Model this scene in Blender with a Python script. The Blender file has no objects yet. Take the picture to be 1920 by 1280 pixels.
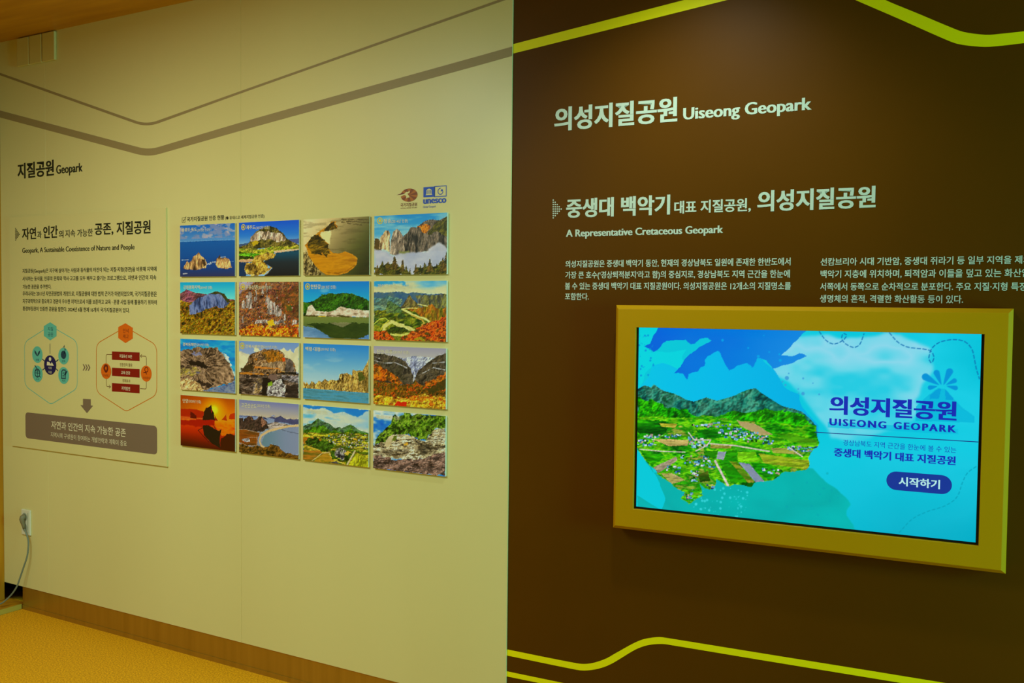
import bpy, math
import numpy as np
from mathutils import Matrix, Vector

S = bpy.context.scene
COL = S.collection

# ------------------------------------------------------------------ camera
F_PX, YAW, PITCH, ROLL, CAM_H, CAM_D = 1739.39, 0.51325, -0.03717, 0.01021, 1.645, 3.0


def cam_axes():
    cy, sy, cp, sp, cr, sr = (math.cos(YAW), math.sin(YAW), math.cos(PITCH), math.sin(PITCH), math.cos(ROLL), math.sin(ROLL))
    f = np.array([-sy * cp, cy * cp, sp]); r = np.array([cy, sy, 0.]); u = np.cross(r, f)
    return cr * r + sr * u, -sr * r + cr * u, f


RX, RU, RF = cam_axes()
CAM = np.array([0., -CAM_D, CAM_H])
cd = bpy.data.cameras.new('camera'); cd.sensor_width = 36; cd.lens = F_PX / 1920 * 36; cd.clip_start = .02
co = bpy.data.objects.new('camera', cd); COL.objects.link(co)
co.matrix_world = Matrix([[RX[i], RU[i], -RF[i], CAM[i]] for i in range(3)] + [[0, 0, 0, 1]])
S.camera = co

# ------------------------------------------------------------------ world, lights, exposure
w = bpy.data.worlds.new('world'); S.world = w; w.use_nodes = True
w.node_tree.nodes['Background'].inputs[0].default_value = (.6, .55, .4, 1)
w.node_tree.nodes['Background'].inputs[1].default_value = .02
S.view_settings.view_transform = 'Standard'; S.view_settings.look = 'None'
S.view_settings.exposure = 0.0; S.view_settings.gamma = 1.0; S.view_settings.use_curve_mapping = False


def aim(o, loc, tgt):
    o.location = loc
    o.rotation_euler = (Vector(tgt) - Vector(loc)).to_track_quat('-Z', 'Y').to_euler()


def spot(name, loc, tgt, power, col, size=80, blend=1.0, rad=.05):
    l = bpy.data.lights.new(name, 'SPOT'); l.energy = power; l.color = col
    l.spot_size = math.radians(size); l.spot_blend = blend; l.shadow_soft_size = rad
    o = bpy.data.objects.new(name, l); COL.objects.link(o); aim(o, loc, tgt)


def area(name, loc, tgt, power, col, sx, sy, spread=180):
    l = bpy.data.lights.new(name, 'AREA'); l.spread = math.radians(spread); l.energy = power; l.color = col; l.shape = 'RECTANGLE'; l.size = sx; l.size_y = sy
    o = bpy.data.objects.new(name, l); COL.objects.link(o); aim(o, loc, tgt)


spot('assumed_ceiling_spot_a', (-3.8, -2.0, 2.96), (-3.4, 0, .35), 26, (1.0, .60, .40), 118)  # unseen spot, assumed from the cream wall darkening toward the ceiling
spot('assumed_ceiling_spot_b', (-2.95, -2.0, 2.96), (-2.85, 0, .35), 55, (.96, .92, .76), 118)  # second assumed spot washing the cream wall, no fixture visible
spot('assumed_ceiling_spot_c', (-.95, -.62, 2.96), (-1.0, 0, 1.25), 58, (.80, 1.0, .95), 104, 1.0, .06)  # unseen spot, assumed from the shadow below the gold frame
area('ceiling_fill_light', (-3.2, -2.6, 2.98), (-3.2, -2.6, 0), 69, (.59, 1.0, .92), 1.8, 1.0)  # added overhead fill for general ambience and a brighter floor, not a known fixture
area('assumed_side_light', (2.8, -.9, 1.4), (-2.0, 0, 1.15), 100, (.27, 1.0, 1.0), .8, 1.4)  # unseen cool source, assumed from greenish right-facing edges; no known window

# ------------------------------------------------------------------ materials


def lin(c):
    c = np.asarray(c, float) / 255.
    return np.where(c <= .04045, c / 12.92, ((c + .055) / 1.055) ** 2.4)


def mat(name, rgb, rough=.5, metal=0., spec=.4, emit=0., var=None):
    """rgb 0..255 sRGB of the surface; var=(scale xyz, second colour, strength) adds a procedural grain."""
    m = bpy.data.materials.new(name); m.use_nodes = True; nt = m.node_tree; b = nt.nodes['Principled BSDF']
    c = list(lin(rgb)) + [1]
    b.inputs['Base Color'].default_value = c
    b.inputs['Roughness'].default_value = rough; b.inputs['Metallic'].default_value = metal
    b.inputs['Specular IOR Level'].default_value = spec
    if emit:
        b.inputs['Emission Color'].default_value = c; b.inputs['Emission Strength'].default_value = emit
        b.inputs['Base Color'].default_value = (.01, .01, .01, 1)
    if var:
        sc, c2, lo, hi, det = var
        tc = nt.nodes.new('ShaderNodeTexCoord'); mp = nt.nodes.new('ShaderNodeMapping'); nz = nt.nodes.new('ShaderNodeTexNoise')
        rp = nt.nodes.new('ShaderNodeValToRGB')
        mp.inputs['Scale'].default_value = sc; nz.inputs['Scale'].default_value = 1.0; nz.inputs['Detail'].default_value = det
        rp.color_ramp.elements[0].position = lo; rp.color_ramp.elements[1].position = hi
        rp.color_ramp.elements[0].color = c; rp.color_ramp.elements[1].color = list(lin(c2)) + [1]
        nt.links.new(tc.outputs['Object'], mp.inputs['Vector']); nt.links.new(mp.outputs['Vector'], nz.inputs['Vector'])
        nt.links.new(nz.outputs['Fac'], rp.inputs['Fac']); nt.links.new(rp.outputs['Color'], b.inputs['Base Color'])
    return m


def attr_mat(name, emit=False):
    m = bpy.data.materials.new(name); m.use_nodes = True; nt = m.node_tree; b = nt.nodes['Principled BSDF']
    a = nt.nodes.new('ShaderNodeAttribute'); a.attribute_name = 'print'
    b.inputs['Roughness'].default_value = .38; b.inputs['Specular IOR Level'].default_value = .3
    if emit:
        b.inputs['Base Color'].default_value = (.005, .005, .005, 1); b.inputs['Specular IOR Level'].default_value = .06
        nt.links.new(a.outputs['Color'], b.inputs['Emission Color']); b.inputs['Emission Strength'].default_value = 1.0
    else:
        nt.links.new(a.outputs['Color'], b.inputs['Base Color'])
    return m


M = dict(
    white=mat('cream_laminate', (227, 216, 146), .36, var=((1.2, 1.2, .25), (223, 211, 141), .35, .65, 3)),
    brown=mat('brown_laminate', (93, 53, 0), .45, spec=.08, var=((1.5, 1.5, 1.5), (88, 50, 0), .35, .65, 3)),
    ceil=mat('ceiling_wood', (208, 146, 14), .5, spec=.2, var=((1.4, 14, 3), (184, 122, 8), .3, .7, 5)),
    wood=mat('side_wood', (206, 142, 16), .5, spec=.2, var=((14, 14, 1.2), (160, 100, 20), .3, .7, 5)),
    floor=mat('speckled_cork', (250, 180, 20), .6, spec=.2, var=((150, 150, 150), (198, 128, 8), .36, .64, 8)),
    plain=mat('room_paint', (190, 170, 120), .7),
    base=mat('brushed_bronze', (186, 144, 46), .34, .6, var=((18, 1, 1.0), (166, 126, 34), .3, .7, 4)),
    dark=mat('dark_gap', (10, 10, 12), .8),
    edge=mat('light_trim', (184, 164, 60), .45),
    grey=mat('grey_vinyl', (160, 140, 92), .5),
    lime=mat('yellow_green_vinyl', (246, 230, 0), .45, spec=.15),
    ink=mat('dark_ink', (28, 34, 20), .5),
    pale=mat('pale_vinyl', (194, 207, 184), .5, spec=.2),
    board=mat('foam_board', (224, 212, 142), .4),
    card=mat('panel_edge', (225, 225, 200), .5),
    teal=mat('teal_ink', (96, 190, 170), .5), navy=mat('navy_ink', (16, 18, 84), .5), tealdk=mat('dark_teal_ink', (20, 62, 82), .5),
    orange=mat('orange_ink', (228, 104, 8), .5), ring=mat('orange_line_ink', (214, 120, 6), .5), red=mat('dark_red_ink', (140, 14, 2), .5), brownink=mat('brown_ink', (112, 66, 20), .5),
    banner=mat('taupe_ink', (128, 106, 84), .5), white_ink=mat('white_ink', (236, 226, 186), .5),
    blue=mat('blue_ink', (0, 74, 190), .5), logo=mat('rust_ink', (176, 98, 0), .5), logo2=mat('dark_rust_ink', (132, 60, 2), .5), maroon=mat('maroon_ink', (110, 30, 10), .5),
    yellow=mat('yellow_ink', (236, 208, 10), .5),
    gold=mat('gold_paint', (190, 138, 0), .42, spec=.15), black=mat('black_bezel', (10, 12, 14), .3),
    block=mat('cream_plastic', (214, 198, 118), .45),
    outlet=mat('white_plastic', (226, 224, 196), .35), plug=mat('grey_plastic', (128, 118, 84), .5), cord=mat('grey_cord', (120, 126, 104), .5), socket=mat('socket_plastic', (170, 176, 150), .5),
    s_navy=mat('screen_navy', (4, 34, 176), .4, emit=1.), s_line=mat('screen_line', (10, 50, 130), .4, emit=1.),
    s_btn=mat('screen_button', (4, 46, 146), .4, emit=1.), s_pale=mat('screen_pale', (178, 232, 228), .4, emit=1.),
    prn=attr_mat('printed_photo'), scr=attr_mat('lit_screen', True),
)

# ------------------------------------------------------------------ wall frames: u along the wall, z up, off out of the wall


class Wall:
    def __init__(s, o, a):
        s.o = np.array(o, float); s.a = a
        s.x = np.array([math.cos(a), math.sin(a), 0]); s.n = np.array([math.sin(a), -math.cos(a), 0])

    def uz(s, px, py, off=0.):
        """point of the wall (u, z) that photo pixel px, py looks at"""
        d = (px - 960) / F_PX * RX - (py - 640) / F_PX * RU + RF
        t = ((s.o + s.n * off - CAM) @ s.n) / (d @ s.n); p = CAM + d * t
        return float((p - s.o) @ s.x), float(p[2])

    def mw(s, org):
        p = s.o + s.x * org[0] + s.n * org[1]
        return Matrix.Translation((p[0], p[1], org[2])) @ Matrix.Rotation(s.a, 4, 'Z')


WL = Wall((0, 0, 0), 0.)
WR = Wall((-1.702, .006, 0), .06648)
ORG = {}


def tag(o, label=None, cat=None, group=None, kind=None):
    for k, v in (('label', label), ('category', cat), ('group', group), ('kind', kind)):
        if v: o[k] = v
    return o


def mesh(name, vf, m, wall=WL, parent=None, org=(0, 0, 0), smooth=False):
    """vf = (verts (u, off, z), faces) in the frame of the wall"""
    V, Fc = vf
    if parent is not None: org, wall = ORG[parent.name]
    me = bpy.data.meshes.new(name)
    V = np.asarray(V, float) - np.asarray(org, float)
    me.from_pydata([(a, -b, c) for a, b, c in V], [], [list(f)[::-1] for f in Fc])
    me.materials.append(m)
    if smooth: me.polygons.foreach_set('use_smooth', [True] * len(me.polygons))
    me.update()
    o = bpy.data.objects.new(name, me); COL.objects.link(o); ORG[o.name] = (org, wall)
    if parent is not None: o.parent = parent
    else: o.matrix_world = wall.mw(org)
    return o


def empty(name, wall, org):
    o = bpy.data.objects.new(name, None); COL.objects.link(o); o.empty_display_size = .1
    o.matrix_world = wall.mw(org); ORG[o.name] = (org, wall); return o


def cat(*parts):
    V, Fc, n = [], [], 0
    for v, f in parts:
        V += [tuple(p) for p in v]; Fc += [[i + n for i in q] for q in f]; n += len(v)
    return V, Fc


def box(u0, u1, z0, z1, o0, o1):
    V = [(u, o, z) for o in (o0, o1) for z in (z0, z1) for u in (u0, u1)]
    return V, [(0, 1, 3, 2), (4, 6, 7, 5), (0, 4, 5, 1), (2, 3, 7, 6), (0, 2, 6, 4), (1, 5, 7, 3)]


def slab(pts, o0, o1):
    """solid plate with the outline pts (u, z)"""
    a = sum(p[0] * q[1] - q[0] * p[1] for p, q in zip(pts, pts[1:] + pts[:1]))
    if a < 0: pts = pts[::-1]
    n = len(pts)
    V = [(u, o0, z) for u, z in pts] + [(u, o1, z) for u, z in pts]
    return V, [list(range(n)), list(range(2 * n - 1, n - 1, -1))] + [[i, i + n, (i + 1) % n + n, (i + 1) % n] for i in range(n)]


def flat(pts, off):
    a = sum(p[0] * q[1] - q[0] * p[1] for p, q in zip(pts, pts[1:] + pts[:1]))
    if a > 0: pts = pts[::-1]
    return [(u, off, z) for u, z in pts], [list(range(len(pts)))]


def fillet(pts, r, n=8, closed=False):
    out = []; L = len(pts)
    for i in range(L):
        p = np.array(pts[i], float)
        if not closed and i in (0, L - 1): out.append(tuple(p)); continue
        a = np.array(pts[i - 1], float) - p; b = np.array(pts[(i + 1) % L], float) - p
        la, lb = np.linalg.norm(a), np.linalg.norm(b); a /= la; b /= lb
        th = math.acos(max(-1, min(1, a @ b)))
        if th > 3.1 or th < .01: out.append(tuple(p)); continue
        d = min(r / math.tan(th / 2), la * .48, lb * .48)
        p0, p1 = p + a * d, p + b * d
        for k in range(n + 1):
            t = k / n; q = (1 - t) ** 2 * p0 + 2 * t * (1 - t) * p + t * t * p1; out.append(tuple(q))
    return out


def strip(pts, wd, off, closed=False, th=0.):
    P = [np.array(p, float) for p in pts]; n = len(P); L, R = [], []
    for i in range(n):
        a = P[i] - P[i - 1] if (closed or i > 0) else P[1] - P[0]
        b = P[(i + 1) % n] - P[i] if (closed or i < n - 1) else a
        if not closed and i == 0: a = b
        a = a / (np.linalg.norm(a) + 1e-12); b = b / (np.linalg.norm(b) + 1e-12)
        t = a + b; t /= np.linalg.norm(t) + 1e-12; nn = np.array([-t[1], t[0]]); k = wd / 2 / max(.3, nn @ np.array([-a[1], a[0]]))
        L.append(P[i] + nn * k); R.append(P[i] - nn * k)
    V = [(p[0], off, p[1]) for p in L] + [(p[0], off, p[1]) for p in R]
    Fc = [[i, (i + 1) % n, (i + 1) % n + n, i + n] for i in range(n if closed else n - 1)]
    return V, Fc


def upx(wall, pts, off, z=(1, 0, 0)):
    s, ox, oy = z
    return [wall.uz(x / s + ox, y / s + oy, off) for x, y in pts]


def disc_pts(c, r, n=28, ry=None):
    return [(c[0] + r * math.cos(2 * math.pi * k / n), c[1] + (ry or r) * math.sin(2 * math.pi * k / n)) for k in range(n)]


def disc_px(wall, cx, cy, ry, off, n=28):
    """a true circle on the wall, centre and half-height measured in pixels"""
    c = wall.uz(cx, cy, off); r = abs(wall.uz(cx, cy - ry, off)[1] - wall.uz(cx, cy + ry, off)[1]) / 2
    return disc_pts(c, r, n), c, r


# ------------------------------------------------------------------ lettering
_ref = {}
_font = bpy.data.objects.new('glyphs', bpy.data.curves.new('glyphs', 'FONT'))   # outline source, never linked to the scene


def glyphs(s, bold=0., ex=0., sp=1.0, res=3):
    cu = _font.data; cu.body = s; cu.resolution_u = res; cu.offset = bold; cu.extrude = ex; cu.space_character = sp
    me = _font.to_mesh()
    V = np.array([v.co[:] for v in me.vertices]); Fc = [list(p.vertices)[::-1] for p in me.polygons]
    _font.to_mesh_clear()
    return V, Fc



def T(s, wall, off, xl, yt, yb, xr, yr=None, ref='지', bold=0., tail='', th=0., sp=1.0, heavy=0.):
    """a line of lettering fitted on the wall: left end xl with glyph top yt / bottom yb, right end xr (photo pixels)"""
    ym = (yt + yb) / 2
    z1, z0 = wall.uz(xl, yt, off)[1], wall.uz(xl, yb, off)[1]
    if yr:
        a, b = wall.uz(xr, yr[0], off)[1], wall.uz(xr, yr[1], off)[1]
        h = (z1 - z0 + a - b) / 2; z0 = (z0 + b) / 2; z1 = z0 + h
    u0, u1 = wall.uz(xl, ym, off)[0], wall.uz(xr, ym if not yr else sum(yr) / 2, off)[0]
    k = (ref, bold)
    if k not in _ref:
        v, _ = glyphs(ref, bold); _ref[k] = (v[:, 1].min(), v[:, 1].max())
    r0, r1 = _ref[k]
    V, Fc = glyphs(s, bold, .01 if th else 0., sp); x0, x1 = V[:, 0].min(), V[:, 0].max()
    if tail: V, Fc = glyphs(s + tail, bold, .01 if th else 0., sp)
    U = u0 + (V[:, 0] - x0) * (u1 - u0) / (x1 - x0); Z = z0 + (V[:, 1] - r0) * (z1 - z0) / (r1 - r0)
    O = off + ((V[:, 2] + .01) / .02 * th if th else 0 * V[:, 2])
    if heavy:      # bolder strokes: the same outline laid twice, a little apart
        e = heavy * (u1 - u0) / (x1 - x0); k = (u1 - u0 - 2 * e) / (u1 - u0); Uc = u0 + e + (U - u0) * k; n = len(U)
        U = np.concatenate([Uc - e, Uc + e]); O = np.concatenate([O, O + .00015]); Z = np.concatenate([Z, Z]); Fc = Fc + [[i + n for i in f] for f in Fc]
    return np.stack([U, O, Z], 1).tolist(), Fc


# ------------------------------------------------------------------ printed pictures


def vnoise(H, W, sx, sy, rs):
    gx, gy = int(math.ceil(sx)) + 2, int(math.ceil(sy)) + 2
    g = rs.rand(gy, gx); x = np.linspace(0, sx, W); y = np.linspace(0, sy, H)
    xi, yi = x.astype(int), y.astype(int); fx, fy = x - xi, y - yi
    fx = fx * fx * (3 - 2 * fx); fy = (fy * fy * (3 - 2 * fy))[:, None]
    a = g[yi][:, xi] * (1 - fx) + g[yi][:, xi + 1] * fx; b = g[yi + 1][:, xi] * (1 - fx) + g[yi + 1][:, xi + 1] * fx
    return a * (1 - fy) + b * fy


class Canvas:
    def __init__(c, wall, rect, off, W, H, zoom, seed=1):
        c.wall, c.rect, c.off, c.W, c.H, c.z = wall, rect, off, W, H, zoom
        c.Y, c.X = np.mgrid[0:H, 0:W].astype(float); c.U = c.X / (W - 1); c.Vv = c.Y / (H - 1)
        c.rel = .3; c.img = np.zeros((H, W, 3)); c.rs = np.random.RandomState(seed)

    def p(c, x, y):
        u, z = c.wall.uz(x / c.z[0] + c.z[1], y / c.z[0] + c.z[2], c.off); u0, u1, z0, z1 = c.rect
        return (u - u0) / (u1 - u0) * (c.W - 1), (z1 - z) / (z1 - z0) * (c.H - 1)

    def N(c, sx, sy, oct=4, g=.55):
        n = 0; a = 1; t = 0
        for k in range(oct):
            n = n + a * vnoise(c.H, c.W, sx * 2 ** k, sy * 2 ** k, c.rs); t += a; a *= g
        lo, hi = np.percentile(n, 2), np.percentile(n, 98)
        return np.clip((n - lo) / (hi - lo), 0, 1)

    def ramp(c, n, cols):
        cols = np.array(cols, float); x = n * (len(cols) - 1)
        return np.stack([np.interp(x, range(len(cols)), cols[:, k]) for k in range(3)], -1)

    def tx(c, cols, sx, sy, oct=4, g=.6):
        """mottled ground, rock or foliage; earthy palettes get the lit and dark sides a photographed relief has"""
        t = c.ramp(c.N(sx, sy, oct, g), cols); m = np.array(cols, float).mean(0)
        if not c.rel or sx < 6 or m.mean() > 140 or m[2] > max(m[0], m[1] * .95) * 1.1: return t
        h = c.N(sx * .6, sy * .6, 5, .62); gy, gx = np.gradient(h); k = (gx * .8 + gy * .6) * (c.W / max(sx, 4)) * 1.5
        return np.clip(t * (1 + c.rel * np.tanh(k))[..., None] * 1.03, 0, 255)

    def vg(c, *st):
        v = [s[0] for s in st]; cl = np.array([s[1] for s in st], float)
        return np.stack([np.interp(c.Vv, v, cl[:, k]) for k in range(3)], -1)

    def mask(c, pts, rough=0., f=14):
        q = [c.p(*t) for t in pts]; X, Y = c.X, c.Y
        if rough: X = X + (c.N(f, f, 3) - .5) * 2 * rough; Y = Y + (c.N(f, f, 3) - .5) * 2 * rough
        m = np.zeros(X.shape, bool)
        for (x0, y0), (x1, y1) in zip(q, q[1:] + q[:1]):
            if y0 == y1: continue
            m ^= ((Y >= min(y0, y1)) & (Y < max(y0, y1)) & (X < x0 + (Y - y0) * (x1 - x0) / (y1 - y0)))
        return m.astype(float)

    def put(c, m, col):
        m = m[..., None] if m.ndim == 2 else m
        c.img = c.img * (1 - m) + np.asarray(col, float) * m

    def poly(c, pts, col, rough=0., f=14, a=1., blur=0):
        m = c.mask(pts, rough, f)
        for _ in range(blur):
            q = np.pad(m, 1, mode='edge'); m = (q[:-2, 1:-1] + q[2:, 1:-1] + q[1:-1, :-2] + q[1:-1, 2:] + q[1:-1, 1:-1]) / 5
        c.put(m * a, col)

    def dist(c, pts):
        q = [c.p(*t) for t in pts]; d = np.full(c.X.shape, 1e9)
        for (x0, y0), (x1, y1) in zip(q, q[1:]):
            dx, dy = x1 - x0, y1 - y0; L = dx * dx + dy * dy + 1e-9
            t = np.clip(((c.X - x0) * dx + (c.Y - y0) * dy) / L, 0, 1)
            d = np.minimum(d, np.hypot(c.X - x0 - t * dx, c.Y - y0 - t * dy))
        return d

    def line(c, pts, wd, col, a=1., rough=0.):
        d = c.dist(pts)
        if rough: d = d + (c.N(20, 20, 2) - .5) * rough
        c.put(np.clip(wd / 2 + .5 - d, 0, 1) * a, col)

    def dot(c, x, y, r, col, a=1.):
        q = c.p(x, y); c.put(np.clip(r + .5 - np.hypot(c.X - q[0], c.Y - q[1]), 0, 1) * a, col)

    def conifer(c, x, y0, y1, w, col):
        n = 7; L = [(x, y0)]
        for k in range(1, n + 1):
            y = y0 + (y1 - y0) * k / n; e = w * (k / n) ** .8 * c.rs.uniform(.75, 1.15); L += [(x + e, y), (x + e * .5, y - (y1 - y0) / n * .3)]
        R = [(2 * x - a, b) for a, b in L[:0:-1]]; c.poly(L + R, col, .8, 20)

    def dash(c, pts, wd, col, on, gap, a=1.):
        q = fillet([c.p(*t) for t in pts], 60, 10); P = np.array(q); seg = np.hypot(*np.diff(P, axis=0).T); s = np.concatenate([[0], np.cumsum(seg)])
        t = 0
        while t < s[-1]:
            e = [(np.interp(k, s, P[:, 0]), np.interp(k, s, P[:, 1])) for k in (t, t + on)]
            (x0, y0), (x1, y1) = e; dx, dy = x1 - x0, y1 - y0; L = dx * dx + dy * dy + 1e-9
            k = np.clip(((c.X - x0) * dx + (c.Y - y0) * dy) / L, 0, 1)
            c.put(np.clip(wd / 2 + .5 - np.hypot(c.X - x0 - k * dx, c.Y - y0 - k * dy), 0, 1) * a, col); t += on + gap

    def sprinkle(c, m, n, cols, r=(0.6, 1.4)):
        ys, xs = np.nonzero(m > .5)
        if len(xs) == 0: return
        for k in c.rs.randint(0, len(xs), n):
            x0, y0 = xs[k], ys[k]; rx, ry = c.rs.uniform(*r) * 1.5, c.rs.uniform(*r)
            sl = (slice(max(0, y0 - 6), y0 + 7), slice(max(0, x0 - 6), x0 + 7))
            mm = (np.abs(c.X[sl] - x0) <= rx) & (np.abs(c.Y[sl] - y0) <= ry)
            c.img[sl][mm] = cols[c.rs.randint(len(cols))]

    def crisp(c, k=.4, g=.5, m=1.):
        """photographic grain where the picture already has detail"""
        def bl(a, n):
            for _ in range(n):
                q = np.pad(a, ((1, 1), (1, 1), (0, 0)), mode='edge'); a = (q[:-2, 1:-1] + q[2:, 1:-1] + q[1:-1, :-2] + q[1:-1, 2:] + q[1:-1, 1:-1]) / 5
            return a
        c.img = c.img * .5 + bl(c.img, 1) * .5; d = c.img - bl(c.img, 3); dev = bl(np.abs(d).mean(-1, keepdims=True), 6)
        n = (c.rs.rand(c.H, c.W, 1) - .5) + (vnoise(c.H, c.W, c.W / 2.5, c.H / 2.5, c.rs)[..., None] - .5) * 1.6
        m = m[..., None] if hasattr(m, 'ndim') else m
        c.img = np.clip(c.img + m * (k * d + g * n * np.clip(dev * 5, 0, 70)), 0, 255)

    def bake(c, name, material, parent, gain=1.):
        u0, u1, z0, z1 = c.rect; W, H = c.W, c.H
        u = u0 + c.U * (u1 - u0); z = z1 - c.Vv * (z1 - z0)
        V = np.stack([u.ravel(), np.full(W * H, c.off), z.ravel()], 1)
        i = (np.arange(H - 1)[:, None] * W + np.arange(W - 1)).ravel()
        Fc = np.stack([i, i + 1, i + W + 1, i + W], 1)
        org, wall = ORG[parent.name]; V = V - np.array(org); V[:, 1] *= -1
        me = bpy.data.meshes.new(name)
        me.vertices.add(len(V)); me.vertices.foreach_set('co', V.ravel()); nf = len(Fc)
        me.loops.add(nf * 4); me.loops.foreach_set('vertex_index', Fc[:, ::-1].ravel().astype(np.int32))
        me.polygons.add(nf); me.polygons.foreach_set('loop_start', np.arange(0, nf * 4, 4, dtype=np.int32)); me.update(calc_edges=True)
        me.materials.append(material)
        at = me.attributes.new('print', 'FLOAT_COLOR', 'POINT')
        rgb = lin(np.clip(c.img, 0, 255)) * np.array(gain); rgb = np.clip(rgb, 0, .92 if np.max(gain) > 1 else 1)
        at.data.foreach_set('color', np.concatenate([rgb, np.ones((H, W, 1))], -1).ravel().astype(np.float32))
        o = bpy.data.objects.new(name, me); COL.objects.link(o); o.parent = parent; ORG[o.name] = (org, wall)
        return o


# ------------------------------------------------------------------ the room
CEIL, LEFT = 3.0216, -4.843
SEAM = [WL.uz(88, 600)[0], WL.uz(452, 600)[0]]
WR_END = WL.uz(955, 640)[0]
BB = .124
prof = [(LEFT, 0.)]
for s in SEAM: prof += [(s - .0012, 0.), (s, -.0015), (s + .0012, 0.)]
prof += [(WR_END, 0.), (WR_END, -.03), (LEFT, -.03)]
n = len(prof)
V = [(u, o, BB) for u, o in prof] + [(u, o, CEIL) for u, o in prof]
Fc = [[i, (i + 1) % n, (i + 1) % n + n, i + n] for i in range(n)] + [list(range(n))[::-1], list(range(n, 2 * n))]
tag(mesh('wall_left', (V, [f[::-1] for f in Fc]), M['white']), kind='structure')
RIGHT = 3.0
tag(mesh('wall_right', box(0, 4.75, 0, CEIL, -.06, 0), M['brown'], WR), kind='structure')
tag(mesh('wall_side_left', box(LEFT - .06, LEFT, .028, CEIL, .0005, 6.), M['wood']), kind='structure')
tag(mesh('wall_side_right', box(RIGHT, RIGHT + .08, 0, CEIL, -.45, 6.), M['plain']), kind='structure')
tag(mesh('wall_rear', box(LEFT - .06, RIGHT + .08, 0, CEIL, 6., 6.08), M['plain']), kind='structure')
tag(mesh('floor', box(LEFT - .3, RIGHT + .1, -.06, 0, -.5, 6.1), M['floor']), kind='structure')
tag(mesh('ceiling', box(LEFT - .3, RIGHT + .1, CEIL, CEIL + .06, -.5, 6.1), M['ceil']), kind='structure')
BB0 = WL.uz(41, 1110)[0]
tag(mesh('baseboard_left', cat(box(BB0, WR_END, .022, BB, -.03, -.005), box(BB0, WR_END, 0, .022, -.03, -.002)), M['base']), kind='structure')
# the open dark gap under the panel beside the end of the baseboard
tag(mesh('trim_1', cat(box(LEFT - .3, BB0, 0, BB, -.2, -.19), box(BB0, BB0 + .01, 0, BB, -.19, -.03), box(LEFT - .3, LEFT - .29, 0, BB, -.19, -.03), box(LEFT - .3, BB0, BB, BB + .01, -.19, -.03)), M['dark']), kind='structure')
PL = -4.70
plinth = mesh('trim_2', box(LEFT - .06, PL, .001, .026, -.03, 3.2), M['wood'])
tag(plinth, kind='structure')
mesh('edge_strip', box(PL, PL + .008, .001, .027, 0, 3.2), M['edge'], parent=plinth)

# three white blocks stuck under the ceiling
tz0, tz1 = CEIL - .15, CEIL - .006
first = None
for i, (a, b) in enumerate(((-4.668, 0), (-4.563, 0), (-4.456, 0))):
    nm = ('white plastic block under the wooden ceiling, closest to the side wall', 'white plastic block under the wooden ceiling, middle of three', 'white plastic block under the wooden ceiling, farthest from the side wall')[i]
    if first is None:
        first = o = mesh('wall_block', box(0, .099, 0, tz1 - tz0, .0003, .014), M['block'], WL)
        bv = o.modifiers.new('bevel', 'BEVEL'); bv.width = .003; bv.segments = 2
    else:
        o = first.copy(); COL.objects.link(o)
    o.location = (a, 0, tz0); tag(o, nm, 'block', 'white blocks under the ceiling')

# ------------------------------------------------------------------ painted bands
G = .0006


def band(name, wall, top, bot, m, label):
    """solid band of vinyl between an upper and a lower edge (pixels)"""
    a, b = upx(wall, curve(top), 0), upx(wall, curve(bot), 0)
    if wall is WL: a, b = ([(min(max(u, LEFT + .0005), WR_END), z) for u, z in q] for q in (a, b))
    n, k = len(a), len(b)
    o = mesh(name, slab(a + b[::-1], .0001, G), m, wall, org=(a[0][0], 0, a[0][1]))
    tag(o, label, 'wall stripe')


def arc(pts, r, n=6): return fillet(pts, r, n)


def curve(pts, n=6):
    P = [np.array(p, float) for p in pts]; out = []
    for i in range(len(P) - 1):
        a, b, c, d = P[max(i - 1, 0)], P[i], P[i + 1], P[min(i + 2, len(P) - 1)]
        for t in np.linspace(0, 1, n, endpoint=False):
            m0, m1 = (c - a) / 2, (d - b) / 2; L = np.linalg.norm(c - b)
            m0 *= min(1, L / (np.linalg.norm(m0) + 1e-9)); m1 *= min(1, L / (np.linalg.norm(m1) + 1e-9))
            out.append(tuple((2 * t ** 3 - 3 * t * t + 1) * b + (t ** 3 - 2 * t * t + t) * m0 + (3 * t * t - 2 * t ** 3) * c + (t ** 3 - t * t) * m1))
    return out + [tuple(P[-1])]


band('wall_stripe', WL, arc([(0, 207), (279, 281), (480, 221.5), (963, 87)], 70), arc([(0, 220.2), (278, 294.5), (480, 237), (963, 104.5)], 80), M['grey'], 'thick grey stripe bending across the cream wall')
band('wall_stripe', WL, arc([(0, 136.5), (275, 233.5), (480, 160.5), (963, -10)], 62), arc([(0, 141), (275, 239), (480, 165), (963, -5)], 68), M['grey'], 'thin grey stripe above the thick one on the cream wall')
band('wall_stripe', WR, [(962.5, 82.7), (1283, 0), (1440, -42), (1490, -53), (1530, -53), (1570, -44), (1659.8, 0), (1720, 25), (1782, 51), (1808, 60.2), (1848.6, 65.3), (1880, 63), (1920, 58.7), (2010, 48)],
     [(962.5, 100.3), (1363.7, 0), (1440, -20), (1490, -30), (1525, -30), (1560, -20), (1603.6, 0), (1680, 33), (1767, 71.5), (1797.6, 82.7), (1843.5, 87.8), (1880, 85.5), (1920, 80.7), (2010, 70)], M['lime'], 'wide yellow green stripe along the top of the brown wall')
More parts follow.
